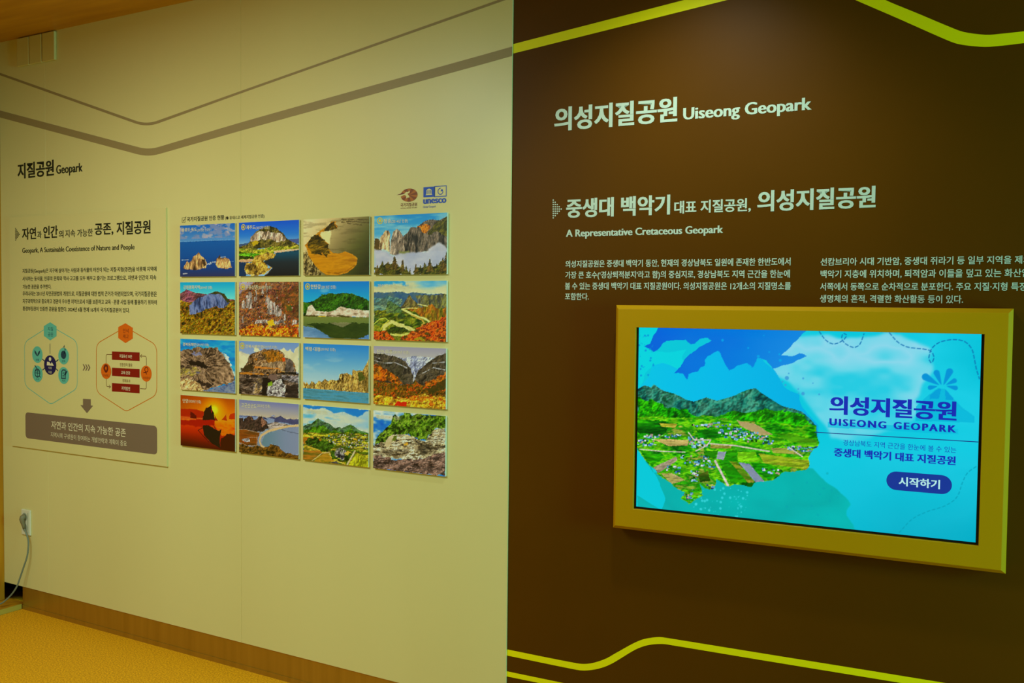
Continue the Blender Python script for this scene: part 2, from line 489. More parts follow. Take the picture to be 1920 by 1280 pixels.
band('wall_stripe', WR, [(949.2, 1216.7), (1083.3, 1243.3), (1107, 1243.3), (1133.8, 1235.3), (1155, 1223.7), (1187, 1206), (1208, 1197.6), (1234.7, 1193.9), (1253.3, 1196), (1431, 1224.7), (1643.9, 1259), (1779, 1281), (1960, 1310)],
     [(949.2, 1228), (1083.3, 1255.5), (1104.6, 1256), (1128.5, 1251.3), (1149.7, 1242.3), (1189.6, 1218.3), (1213.5, 1209.3), (1240, 1206.7), (1261, 1209.3), (1431, 1237.5), (1697, 1281), (1960, 1324)], M['lime'], 'yellow green stripe with a bump, low on the brown wall')
band('wall_stripe', WR, [(948.9, 1257.7), (1054, 1279.5), (1140, 1297)], [(948.9, 1267.2), (1011.6, 1280), (1140, 1306)], M['lime'], 'short yellow green stripe at the bottom of the brown wall')

# ------------------------------------------------------------------ lettering on the brown wall
TH = .0008


def lettering(name, wall, parts, m, label, cat_='lettering'):
    """parts: list of (child name, [text geometry]); one child -> the thing is that mesh"""
    allv = [v for _, g in parts for q in g for v in q[0]]
    org = (min(v[0] for v in allv), 0, min(v[2] for v in allv))
    if len(parts) == 1:
        o = mesh(name, cat(*parts[0][1]), m, wall, org=org)
    else:
        o = empty(name, wall, org)
        for nm, g in parts: mesh(nm, cat(*g), m, parent=o)
    tag(o, label, cat_)
    return o


def RT(*a, **k): return T(a[0], WR, .0002, *a[1:], th=TH, **k)


def LT(*a, **k): return T(a[0], WL, .0002, *a[1:], th=TH, **k)


lettering('title_lettering', WR, [('korean_lettering', [RT('의성지질공원', 1039.5, 200.6, 245, 1270.3, (182.7, 229.7), bold=.018, heavy=.02)]),
                                  ('english_lettering', [RT('Uiseong Geopark', 1281, 200, 223, 1522, (185, 206.7), ref='H', bold=.006, heavy=.03)])], M['pale'], 'largest pale title lettering, alone near the top of the brown wall')
lettering('heading_lettering', WR, [('lettering', [RT('중생대 백악기', 1061.7, 372.9, 408, 1256.5, (364.8, 402.8), bold=.018, heavy=.02),
                                    RT('대표 지질공원,', 1264.3, 376.8, 400, 1408, (371.3, 396.8), bold=.016, heavy=.012),
                                    RT('의성지질공원', 1420, 356.5, 396, 1642.1, (349.2, 390.3), bold=.018, heavy=.02)])], M['pale'], 'bold pale heading beside the dotted arrow on the brown wall')
lettering('subheading_lettering', WR, [('lettering', [RT('A Representative Cretaceous Geopark', 1061.2, 429.6, 443.2, 1356, (423.6, 437.2), ref='H', bold=.006, heavy=.03)])], M['pale'], 'pale English line under the heading on the brown wall')
B = dict(bold=.012, heavy=.008)
lettering('paragraph_lettering', WR, [('lettering', [
    RT('의성지질공원은 중생대 백악기 동안, 현재의 경상남북도 일원에 존재한 한반도에서', 1060.4, 487.2, 500.6, 1482.3, (484, 498.4), **B),
    RT('가장 큰 호수(‘경상퇴적분지’라고 함)의 중심지로, 경상남북도 지역 근간을 한눈에', 1060, 508, 521.8, 1481, (506.4, 520.7), **B),
    RT('볼 수 있는 중생대 백악기 대표 지질공원이다. 의성지질공원은 12개소의 지질명소를', 1059.4, 529, 542.6, 1483, (529, 543.6), **B),
    RT('포함한다.', 1059.4, 549, 562.2, 1104, **B)])], M['pale'], 'four line pale paragraph starting above the left end of the gold frame')
lettering('paragraph_lettering', WR, [('lettering', [
    RT('선캄브리아 시대 기반암, 중생대 쥐라기 등 일부 지역을', 1538.5, 482.8, 497.4, 1896.6, (480, 495.2), tail=' 제외하고', **B),
    RT('백악기 지층에 위치하며, 퇴적암과 이들을 덮고 있는', 1538.5, 505.7, 520.5, 1877.6, (504.4, 520), tail=' 화산암이', **B),
    RT('서쪽에서 동쪽으로 순차적으로 분포한다. 주요 지질·지형', 1537.7, 529.6, 544, 1888.8, (529.6, 545), tail=' 특징은', **B),
    RT('생명체의 흔적, 격렬한 화산활동 등이 있다.', 1537.2, 552.6, 566.9, 1806, (553, 568.7), **B)])], M['pale'], 'pale paragraph cut off by the picture edge, above the right of the gold frame')


def dots(wall, off, x0, x1, y0, y1, cols, rows, r):
    g = []
    for k in range(cols):
        for j in range(k, rows - k):
            px = x0 + (x1 - x0) * k / (cols - 1); py = y0 + (y1 - y0) * j / (rows - 1)
            g.append(flat(disc_pts(wall.uz(px, py, off), r, 10), off))
    return g


lettering('dotted_arrow', WR, [('dots', dots(WR, G, 1037.3, 1052.3, 375, 408.3, 5, 9, .0026))], M['pale'], 'small dotted triangle at the start of the bold heading on brown', 'arrow mark')

# ------------------------------------------------------------------ lettering and emblems on the cream wall
lettering('title_lettering', WL, [('korean_lettering', [LT('지질공원', 33, 305.6, 334.9, 101.2, (300, 330), bold=.016, heavy=.016)]),
                                  ('english_lettering', [LT('Geopark', 105.4, 308.6, 325.5, 154.9, (306.5, 321.7), ref='H', bold=.004, heavy=.022)])], M['ink'], 'dark title lettering above the information board on the cream wall')
cb = upx(WL, [(341.5, 408.4), (347.3, 407.6), (347.3, 416.4), (341.5, 416.9)], G)
lettering('caption_lettering', WL, [('check_box', [strip(cb, .0016, G, True), strip(upx(WL, [(342.8, 411.5), (344.4, 414.6), (349, 405.8)], G), .0022, G)]),
                                    ('lettering', [LT('국가지질공원 인증 현황', 350.5, 406.3, 415.2, 420.5, (403.3, 412.2), bold=.008),
                                                   LT('(◉ 유네스코 세계지질공원 인증)', 422.5, 405.2, 411.4, 495.8, (401.4, 408.6))])], M['ink'], 'dark caption line with a ticked box above the photo grid')
# round rust emblem
Zl = (17.4545, 740, 335)
c0 = WL.uz(740 + 470 / 17.4545, 335 + 535 / 17.4545, G)
ru = (WL.uz(740 + 745 / 17.4545, 366, G)[0] - WL.uz(740 + 195 / 17.4545, 366, G)[0]) / 2
rz = (WL.uz(767, 335 + 318 / 17.4545, G)[1] - WL.uz(767, 335 + 752 / 17.4545, G)[1]) / 2
em = empty('emblem_decal', WL, (c0[0], 0, c0[1] - rz))
tag(em, 'round rust brown emblem with a pale map shape above the photos', 'emblem')
mesh('disc', flat(disc_pts(c0, ru, 40, rz), G), M['logo'], parent=em)
wd = []
for k in range(0, 14, 2):
    a0, a1 = 2 * math.pi * k / 14, 2 * math.pi * (k + 1) / 14
    wd.append(flat([(c0[0], c0[1])] + [(c0[0] + ru * math.cos(a), c0[1] + rz * math.sin(a)) for a in np.linspace(a0, a1, 5)], G + .0002))
mesh('dark_segments', cat(*wd), M['logo2'], parent=em)
mesh('map_shape', cat(flat(upx(WL, [(80, 545), (300, 500), (330, 470), (400, 425), (430, 440), (495, 385), (490, 450), (420, 495), (470, 560), (490, 610), (420, 620), (370, 650), (385, 590), (350, 540), (300, 535), (190, 590)], G, Zl), G + .0004)), M['board'], parent=em)
mesh('wing', flat(upx(WL, [(75, 530), (180, 500), (250, 450), (340, 490), (240, 515)], G, Zl), G + .0006), M['maroon'], parent=em)
mesh('lettering', cat(T('국가지질공원', WL, G, 751, 380.6, 387.3, 782, (380, 386.7), bold=.012), T('NATIONAL GEOPARK OF KOREA', WL, G, 751, 389, 391, 782, (388.3, 390.3), ref='H')), M['maroon'], parent=em)
# blue emblem with temple
q = upx(WL, [(942, 275), (1690, 232), (1690, 570), (942, 605)], G, Zl)
u0, u1, z1, z0 = q[0][0], q[1][0], (q[0][1] + q[1][1]) / 2, (q[2][1] + q[3][1]) / 2
um = WL.uz(740 + 1308 / 17.4545, 360, G)[0]
em = empty('emblem_decal', WL, (u0, 0, WL.uz(800, 390, G)[1]))
tag(em, 'blue rectangular emblem with a white temple and blue word beneath', 'emblem')
mesh('blue_panel', flat([(u0, z0), (um, z0), (um, z1), (u0, z1)], G), M['blue'], parent=em)
mesh('outline', strip([(um, z0), (u1, z0), (u1, z1), (um, z1)], .003, G, True), M['blue'], parent=em)
cw, ch, pw = (u0 + um) / 2, z1 - z0, um - u0
tp = [flat([(cw - pw * .29, z0 + ch * .2), (cw + pw * .29, z0 + ch * .2), (cw + pw * .25, z0 + ch * .31), (cw - pw * .25, z0 + ch * .31)], G + .0003),
      flat([(cw - pw * .24, z0 + ch * .68), (cw + pw * .24, z0 + ch * .68), (cw + pw * .12, z0 + ch * .79), (cw, z0 + ch * .83), (cw - pw * .12, z0 + ch * .79)], G + .0003)]
for k in range(5):
    x = cw + pw * (-.2 + .1 * k); tp.append(flat([(x - pw * .028, z0 + ch * .31), (x + pw * .028, z0 + ch * .31), (x + pw * .028, z0 + ch * .68), (x - pw * .028, z0 + ch * .68)], G + .0003))
mesh('temple', cat(*tp), M['board'], parent=em)
cr, czz = (um + u1) / 2, (z0 + z1) / 2
sw = [(cr + pw * .22 * math.cos(t), czz + ch * .3 * math.sin(t)) for t in np.linspace(1.5, 6.2, 24)]
mesh('swirl', cat(strip(sw, .0026, G), flat([(cr + pw * .02, czz), (cr + pw * .22, czz - ch * .02), (cr + pw * .2, czz + ch * .13), (cr + pw * .12, czz + ch * .24)], G)), M['blue'], parent=em)
mesh('lettering', cat(T('unesco', WL, G, 793.4, 372.8, 381.8, 836.8, (371.6, 380.4), ref='o', bold=.012, heavy=.035), T('Global Geopark', WL, G, 793.4, 385.6, 389.4, 817.3, (385, 388.6), ref='H')), M['blue'], parent=em)

# ------------------------------------------------------------------ information board
BO = .009
b = [WL.uz(16, 408.5, BO), WL.uz(311.2, 388, BO), WL.uz(23.3, 836.3, BO), WL.uz(312.5, 873.8, BO)]
bu0, bu1, bz1, bz0 = (b[0][0] + b[2][0]) / 2, (b[1][0] + b[3][0]) / 2, (b[0][1] + b[1][1]) / 2, (b[2][1] + b[3][1]) / 2
bd = mesh('information_board', box(bu0, bu1, bz0, bz1, .0003, BO), M['board'], WL, org=(bu0, 0, bz0))
tag(bd, 'large cream information board with text and hexagon diagrams on the cream wall', 'information board')
o1, o2, o3, o4 = BO + .0003, BO + .0006, BO + .0009, BO + .0012


def BT(*a, **k): return T(a[0], WL, o1, *a[1:], **dict(dict(bold=.014, heavy=.012), **k))


mesh('dotted_arrow', cat(*dots(WL, o1, 29.2, 36.4, 428.3, 450.2, 5, 9, .0034)), M['ink'], parent=bd)
mesh('heading', cat(BT('자연', 41.2, 427.3, 449.6, 67.7, bold=.02), BT('과', 69.6, 433.1, 446.5, 77.8), BT('인간', 81, 423.8, 447.2, 108.4, bold=.02),
                    BT('의', 110.2, 431.8, 445.9, 119), BT('지속 가능한', 122.2, 431.3, 445.3, 174, (427.8, 442.4), bold=.008),
                    BT('공존,', 177.2, 418.2, 440.9, 212.5, bold=.02), BT('지질공원', 218.3, 416.4, 440.6, 282.3, (411.3, 437.9), bold=.02)), M['ink'], parent=bd)
mesh('subheading', cat(BT('Geopark, A Sustainable Coexistence of Nature and People', 41.7, 465.2, 474.6, 252.3, (457.2, 466.6), ref='H', bold=.004, heavy=.026)), M['ink'], parent=bd)
mesh('body_text', cat(
    BT('지질공원(Geopark)은 지구에 살아가는 사람과 동식물의 터전이 되는 지질·지형(경관)을 비롯해 지역에', 42, 504.6, 513, 293.5, (498.4, 507.3)),
    BT('서식하는 동식물, 인류의 문화와 역사·고고를 모두 배우고 즐기는 프로그램으로, 자연과 인간의 지속', 42, 519.2, 527.6, 293, (514.2, 523.6)),
    BT('가능한 공존을 추구한다.', 42.4, 533.3, 541.4, 96.1),
    BT('우리나라는 2011년 자연공원법의 개정으로, 지질공원에 대한 법적 근거가 마련되었으며, 국가지질공원은', 42.4, 546.7, 555.3, 294, (544.9, 555)),
    BT('지구과학적으로 중요하고 경관이 우수한 지역으로서 이를 보존하고 교육 · 관광 사업 등에 활용하기 위하여', 42.4, 561, 569.3, 294, (561, 570.5)),
    BT('환경부장관이 인증한 공원을 말한다. 2024년 6월 현재 16개의 국가지질공원이 있다.', 42.6, 575.3, 583.8, 243, (575.8, 584.8))), M['ink'], parent=bd)
Z3 = (4, 0, 580); Z7c = (12.8, 40, 640); Z8c = (10.667, 180, 640)


def P3(*pts): return upx(WL, pts, o1, Z3)


def hexring(pts, m, name, wd):
    return mesh(name, strip(fillet(P3(*pts), .055, 8, True), wd, o1, True), m, parent=bd)


hexring([(376, 122), (580, 240), (580, 592), (382, 712), (186, 572), (183, 245)], M['teal'], 'hexagon_outline', .0035)
hexring([(941, 132), (1176, 268), (1176, 640), (947, 765), (722, 618), (722, 258)], M['ring'], 'hexagon_outline', .0038)


def badge(pts, m, lines, mt):
    h = mesh('hexagon_badge', flat(P3(*pts), o2), m, parent=bd)
    mesh('badge_text', cat(*[T(s, WL, o3, *a) for s, a in lines]), mt, parent=h)


badge([(376, 95), (424, 127), (424, 200), (376, 232), (329, 198), (329, 125)], M['teal'], [('지질', (89.8, 612.6, 620, 99.3)), ('공원', (89.8, 622.4, 630.4, 99.3))], M['tealdk'])
badge([(941, 103), (996, 137), (996, 218), (941, 252), (887, 214), (887, 132)], M['orange'], [('인식', (230.5, 615.6, 623.8, 241)), ('제고', (230.5, 626.4, 634.2, 241))], M['maroon'])


def round_icon(cx, cy, ry, m, name='round_icon', oo=None):
    pts, c, r = disc_px(WL, cx, cy, ry, oo or o2)
    return mesh(name, flat(pts, oo or o2), m, parent=bd), c, r


# links of the teal wheel
mesh('link_line', strip(P3((375, 255), (375, 333)), .004, o1), M['tealdk'], parent=bd)
for p in (((500, 418), (575, 488)), ((890, 435), (815, 495)), ((508, 688), (575, 625)), ((885, 705), (815, 640))): mesh('link_line', strip(upx(WL, p, o1, Z7c), .0055, o1), M['tealdk'], parent=bd)
hub, c, r = round_icon(94, 684.2, 18.2, M['navy'], 'wheel_hub')
mesh('hub_text', cat(flat(disc_pts((c[0], c[1] + r * .62), r * .2, 14), o3), flat([(c[0] - r * .55, c[1] - r * .05), (c[0] - r * .5, c[1] + r * .33), (c[0] - r * .1, c[1] + r * .3), (c[0] + r * .1, c[1] + r * .1), (c[0] + r * .28, c[1] + r * .33), (c[0] + r * .62, c[1] - r * .05)], o3),
                     T('지질', WL, o3, 90.5, 687, 691.6, 96.8), T('자원', WL, o3, 90.5, 695, 699.8, 96.8)), M['white_ink'], parent=hub)


def wheel_icon(cx, cy, ry, name, word, kind):
    o, c, r = round_icon(cx, cy, ry, M['teal'])
    x, z = c; g = []
    if kind == 'leaf':
        for s in (-1, 1): g.append(flat([(x, z - r * .2), (x + s * r * .18, z - r * .12), (x + s * r * .5, z + r * .2), (x + s * r * .56, z + r * .52), (x + s * r * .3, z + r * .4), (x + s * r * .06, z + r * .1)][::s], o3))
    elif kind == 'palette':
        g += [flat(disc_pts((x, z + r * .15), r * .5, 20), o3), strip([(x - r * .1, z + r * .95), (x + r * .15, z + r * 1.25), (x + r * .25, z + r * .7)], .003, o3), strip([(x + r * .1, z + r * .3), (x + r * .4, z + r * .9)], .004, o3)]
    elif kind == 'globe':
        g += [strip(disc_pts((x, z + r * .1), r * .48, 20), .006, o3, True), strip([(x - r * .45, z + r * .1), (x + r * .45, z + r * .1)], .004, o3), strip([(x, z - r * .35), (x, z + r * .55)], .004, o3), strip([(x - r * .4, z + r * .35), (x + r * .4, z + r * .35)], .004, o3), strip([(x - r * .5, z + r * 1.0), (x - r * .1, z + r * .65)], .006, o3), strip([(x + r * .35, z - r * .25), (x + r * .6, z - r * .4)], .005, o3)]
    else:
        g += [strip([(x - r * .38, z - r * .35), (x + r * .34, z - r * .35), (x + r * .34, z + r * .65), (x - r * .15, z + r * .65), (x - r * .38, z + r * .45)], .006, o3, True), strip([(x + r * .2, z + r * .05), (x + r * .65, z + r * .55)], .009, o3)]
        g += [strip([(x - r * .22, z + r * k), (x + r * .18, z + r * k)], .003, o3) for k in (.4, .2, 0, -.18)]
    g.append(T(word, WL, o3, cx - 3.2, cy + ry * .48, cy + ry * .74, cx + 3.2))
    mesh(name, cat(*g), M['tealdk'], parent=o)


wheel_icon(70, 664.6, 15.6, 'leaf_symbol', '생물', 'leaf')
wheel_icon(119.2, 667.3, 15.7, 'palette_symbol', '문화', 'palette')
wheel_icon(70.2, 700.6, 15.5, 'globe_symbol', '고고', 'globe')
wheel_icon(119.3, 703.7, 15.8, 'document_symbol', '역사', 'document')
# chevrons, block arrow, banner
for k in range(3):
    x = 620 + 18.5 * k
    mesh('chevron', flat(P3((x, 410 + k), (x + 8, 410 + k), (x + 21, 435 + k), (x + 8, 458 + k), (x, 458 + k), (x + 11, 434 + k)), o1), M['banner'], parent=bd)
mesh('block_arrow', flat(P3((622, 669), (681, 673), (681, 719), (698, 722), (652, 778), (603, 717), (622, 718)), o1), M['banner'], parent=bd)
q = P3((190, 775), (1178, 868), (1178, 1086), (190, 966))
zt, zb = (q[0][1] + q[1][1]) / 2, (q[2][1] + q[3][1]) / 2
bn = mesh('banner', flat(fillet([(q[0][0], zb), (q[1][0], zb), (q[1][0], zt), (q[0][0], zt)], .024, 6, True), o1), M['banner'], parent=bd)
mesh('banner_text', cat(T('자연과 인간의 지속 가능한 공존', WL, o2, 96.2, 790, 803.6, 235.8, (801.6, 818.8), bold=.008),
                        T('지역사회 구성원이 참여하는 개발전략과 계획이 중요', WL, o2, 95.2, 810.6, 820, 237.4, (825, 835.4))), M['white_ink'], parent=bn)
# flow of the orange diagram
flow = [((840, 314), (1047, 322), (1047, 386), (840, 377), '지질유산 보존', (224, 664, 670.4, 247.5)), ((840, 436), (1047, 447), (1047, 511), (840, 497), '교육·관광', (227, 695, 701.4, 244)), ((840, 551), (1047, 564), (1047, 628), (840, 614), '지역발전', (227.8, 724, 731, 243.8))]
for a, b_, c_, d_, s, t in flow:
    o = mesh('flow_box', flat(P3(a, b_, c_, d_), o2), M['red'], parent=bd)
    mesh('box_text', cat(T(s, WL, o3, *t, bold=.01)), M['white_ink'], parent=o)
mesh('flow_caption', T('친환경적 활용', WL, o1, 224.6, 680, 686.4, 248, bold=.01), M['brownink'], parent=bd)
mesh('flow_caption', T('경제효과', WL, o1, 229.4, 710.2, 716.2, 244.2, bold=.01), M['brownink'], parent=bd)


def P8(*pts): return upx(WL, pts, o1, Z8c)


for g in ([strip(fillet(P8((320, 262), (203, 258), (203, 440)), .01), .003, o1)], [strip(fillet(P8((205, 750), (208, 900), (288, 906)), .01), .003, o1), strip(P8((262, 868), (290, 906), (262, 936)), .003, o1)],
          [strip(fillet(P8((880, 942), (1005, 952), (1005, 800)), .01), .003, o1)], [strip(fillet(P8((1008, 480), (1005, 296), (890, 290)), .01), .003, o1), strip(P8((915, 258), (888, 290), (915, 326)), .003, o1)]):
    mesh('flow_arrow', cat(*g), M['brownink'], parent=bd)
for cx, cy, ry, word in ((198.9, 695.6, 14.6, '인식제고'), (274.1, 700.2, 15, '가치증대')):
    o, c, r = round_icon(cx, cy, ry, M['orange'])
    x, z = c
    if cx < 250: g = [strip(fillet([(x - r * .1, z - r * .05), (x - r * .38, z + r * .35), (x - r * .2, z + r * .75), (x + r * .25, z + r * .7), (x + r * .3, z + r * .3), (x + r * .1, z - r * .05)], .01, 4, True), .011, o3, True)]
    else: g = [strip(disc_pts((x + r * .05, z + r * .5), r * .3, 16), .004, o3, True), strip([(x - r * .5, z + r * .1), (x - r * .1, z + r * .15), (x + r * .1, z - r * .1)], .005, o3)]
    g.append(T(word, WL, o3, cx - 6.4, cy + ry * .36, cy + ry * .68, cx + 6.4))
    mesh('icon_symbol', cat(*g), M['maroon'], parent=o)

# ------------------------------------------------------------------ the sixteen photo panels
PO = .010
GU, GZ, PU, PZ, PW, PH = -3.45108, .35932 + CAM_H, .37477, .26111, .3499, .23544
GAIN = (1.65, 1.7, 2.3)
CW, CH = 196, 134


def paint_sea_rocks(c):
    c.img = c.vg((0, (14, 84, 150)), (.3, (70, 122, 160)), (.318, (80, 130, 165)), (.32, (4, 76, 132)), (.6, (2, 66, 122)), (.85, (10, 50, 100)), (1, (36, 42, 76)))
    c.put((c.Vv < .27) * np.clip((c.N(5, 8, 4, .7) - .52) * 5, 0, .75), (120, 122, 142)); c.put((c.Vv < .27) * np.clip((c.N(9, 14, 3) - .7) * 5, 0, .6), (176, 154, 142))
    r = [(60, 42, 24), (150, 108, 58), (200, 152, 84), (120, 84, 44)]
    c.poly([(215, 945), (280, 820), (320, 860), (370, 800), (385, 730), (450, 700), (480, 670), (510, 720), (560, 760), (620, 830), (600, 940), (480, 950), (400, 965)], c.tx(r, 14, 4, 3), 2)
    c.poly([(530, 780), (600, 790), (600, 900), (560, 930)], (60, 42, 26), 2)
    c.poly([(770, 850), (790, 770), (830, 725), (870, 755), (940, 740), (1000, 790), (1040, 860), (1045, 930), (900, 945), (800, 920)], c.tx(r, 14, 5, 3), 2)
    for x, y, a in ((250, 800, 60), (660, 870, 40), (720, 840, 40), (1045, 830, 30), (250, 1035, 35), (900, 750, 40)): c.line([(x - a, y), (x + a, y - 8)], 1.6, (200, 190, 170), .8, 2)
    c.put(np.clip((c.Vv - .82) * 2, 0, .5), (40, 40, 66))


def paint_dome_hill(c):
    c.img = c.vg((0, (0, 70, 168)), (.25, (30, 104, 184)), (.42, (110, 150, 190)), (1, (110, 150, 190)))
    c.poly([(140, 580), (320, 555), (320, 640), (140, 640)], (50, 70, 96)); c.poly([(950, 500), (1120, 488), (1120, 570), (950, 560)], (60, 74, 116))
    c.poly([(280, 590), (340, 520), (360, 470), (430, 375), (500, 330), (560, 300), (650, 288), (720, 310), (800, 360), (860, 400), (900, 470), (1000, 540), (1115, 580), (1115, 650), (140, 650), (150, 615)], c.tx([(28, 32, 8), (64, 56, 18), (110, 92, 30), (40, 44, 12)], 14, 12, 4), 1.5)
    c.poly([(340, 530), (370, 470), (440, 400), (560, 350), (700, 370), (850, 440), (890, 510), (780, 520), (640, 480), (560, 520), (430, 530)], c.tx([(70, 58, 40), (150, 122, 88), (190, 160, 124), (90, 74, 50)], 16, 5, 4), 5, 8)
    c.poly([(340, 570), (430, 530), (480, 560), (380, 610)], (170, 140, 16), 3)
    c.poly([(140, 640), (420, 650), (700, 620), (1115, 600), (1115, 660), (720, 700), (700, 760), (540, 860), (140, 860)], c.tx([(40, 54, 8), (110, 120, 16), (160, 140, 40), (80, 110, 10)], 12, 16, 4), 2)
    c.poly([(150, 720), (350, 715), (560, 740), (480, 790), (150, 770)], c.tx([(50, 120, 10), (90, 150, 20)], 6, 10), 3)
    c.poly([(150, 765), (420, 780), (380, 815), (150, 815)], (40, 50, 10), 2)
    c.poly([(140, 825), (420, 815), (330, 865), (140, 865)], (184, 140, 90), 1)
    c.poly([(1115, 668), (730, 715), (745, 745), (540, 860), (690, 960), (540, 1100), (1120, 1100)], c.vg((.6, (8, 60, 74)), (.75, (22, 34, 36)), (1, (18, 18, 18))))
    c.poly([(140, 862), (310, 868), (260, 1100), (140, 1100)], (10, 40, 66)); c.poly([(700, 685), (900, 662), (1115, 650), (1115, 670), (730, 716)], (206, 160, 110), .6)
    c.poly([(240, 1000), (270, 900), (350, 860), (400, 790), (600, 700), (740, 735), (700, 790), (540, 860), (590, 920), (680, 960), (600, 1030), (430, 1085), (290, 1060)], c.tx([(44, 32, 12), (130, 96, 24), (190, 148, 50), (150, 110, 34)], 14, 12, 4), 3)
    c.line([(250, 1010), (300, 1060), (430, 1080), (600, 1050), (670, 965)], 2, (190, 170, 130), .7, 2)


def paint_sandbar(c):
    t = np.clip(c.U * .75 + c.Vv * .45 - .1, 0, 1)
    c.img = c.ramp(t, [(206, 186, 122), (186, 160, 94), (132, 112, 60), (78, 76, 26), (38, 40, 8)])
    c.put(np.clip((c.N(4, 20, 4) - .5), 0, .25), (60, 50, 20))
    c.poly([(90, 760), (160, 760), (440, 1150), (440, 1250), (80, 1250)], c.tx([(34, 28, 10), (70, 56, 24), (160, 134, 70), (60, 48, 20)], 24, 12, 3, .8), 3)
    c.poly([(440, 380), (640, 335), (630, 610), (520, 580), (440, 470)], (204, 188, 116), 2, blur=2)
    c.poly([(120, 640), (250, 480), (380, 385), (460, 330), (600, 240), (660, 165), (750, 155), (720, 200), (775, 250), (770, 295), (620, 335), (440, 380), (430, 430), (480, 520), (600, 610), (580, 680), (690, 790), (780, 800), (880, 780), (930, 760), (1080, 810), (1180, 900), (1165, 1010), (1080, 1110), (960, 1190), (800, 1232), (560, 1232), (430, 1150), (320, 1030), (200, 850), (150, 680)], c.tx([(170, 104, 0), (188, 122, 4), (150, 90, 0)], 3, 12, 4), .8)
    gr = [(40, 32, 2), (84, 62, 2), (110, 78, 6)]
    c.poly([(170, 620), (260, 490), (380, 395), (440, 470), (590, 620), (570, 660), (640, 780), (560, 850), (500, 790), (380, 815), (280, 790), (180, 680)], c.tx(gr, 8, 16, 4), 4)
    c.poly([(480, 330), (660, 180), (740, 160), (720, 200), (775, 290), (560, 340)], c.tx(gr, 8, 10, 3), 2)
    c.line([(560, 1180), (760, 1200), (960, 1150), (1130, 1030)], 3, (110, 64, 0), .5, 3)
    for p in ([(860, 172), (940, 186)], [(980, 195), (1110, 215), (1260, 230)], [(960, 160), (1180, 162), (1415, 190)], [(860, 120), (1100, 118), (1415, 130)]): c.line(p, 2.2, (74, 60, 24), .8, 2)


def paint_spires_fog(c):
    c.img = c.vg((0, (6, 118, 196)), (.3, (60, 144, 194)), (.45, (160, 176, 160)), (1, (150, 160, 160)))
    c.put(np.clip((c.N(2, 8, 4) - .5) * 1.6, 0, .6) * (c.Vv < .45), (150, 186, 200))
    dk = [(30, 28, 20), (70, 60, 44), (116, 96, 72), (50, 46, 30)]
    c.poly([(98, 450), (170, 470), (200, 640), (98, 640)], c.tx([(90, 60, 14), (60, 50, 14)], 5, 5), 1)
    c.poly([(520, 440), (600, 360), (640, 290), (690, 280), (740, 285), (860, 190), (960, 170), (1060, 182), (1195, 122), (1195, 640), (860, 650), (540, 700)], c.tx(dk, 22, 5, 4), 1)
    c.poly([(880, 400), (960, 280), (1060, 200), (1195, 128), (1195, 420), (1060, 360)], c.tx([(40, 44, 8), (84, 74, 14), (60, 58, 12)], 10, 8), 3)
    c.poly([(740, 290), (860, 250), (915, 240), (930, 300), (860, 382)], c.tx([(200, 110, 4), (150, 80, 10)], 10, 6), 3)
    c.poly([(170, 600), (180, 440), (230, 390), (260, 335), (310, 340), (335, 390), (325, 480), (330, 660), (240, 620)], c.tx([(90, 66, 36), (180, 140, 90), (206, 166, 110), (110, 82, 50)], 20, 4, 4), 1)
    c.poly([(325, 690), (345, 470), (380, 350), (430, 305), (480, 340), (530, 430), (555, 640), (450, 720)], c.tx([(60, 52, 40), (134, 112, 84), (160, 136, 104), (84, 72, 54)], 18, 5, 4), 1)
    c.poly([(480, 640), (620, 640), (600, 720), (470, 720)], (110, 110, 50), 4, blur=2)
    c.poly([(90, 640), (240, 650), (370, 720), (560, 700), (900, 640), (1040, 530), (1195, 600), (1195, 1010), (90, 1010)], c.tx([(150, 150, 158), (186, 178, 170)], 4, 6), 5, 6, .95, 4)
    tr = [(22, 26, 2), (56, 58, 6), (84, 74, 14), (30, 34, 4)]
    tt = c.tx(tr, 18, 18, 3)
    c.poly([(90, 1010), (98, 900), (200, 880), (300, 850), (440, 840), (540, 900), (640, 940), (640, 1010)], tt, 4, 20)
    c.poly([(670, 1010), (720, 900), (860, 880), (1000, 870), (1100, 820), (1195, 760), (1195, 1010)], tt, 4, 20)
    for x, y0, y1, w_ in ((400, 722, 930, 80), (215, 785, 940, 50), (300, 800, 940, 60), (520, 770, 960, 60), (575, 850, 1000, 36), (630, 900, 1000, 24), (140, 850, 990, 40), (720, 830, 990, 44), (790, 850, 1000, 40), (850, 800, 970, 50), (928, 752, 960, 64), (1030, 830, 980, 50), (1120, 740, 960, 70), (1180, 660, 950, 80)): c.conifer(x, y0, y1, w_, tt if x % 4 else c.tx([(60, 50, 6), (96, 70, 20), (40, 40, 6)], 14, 14, 3))


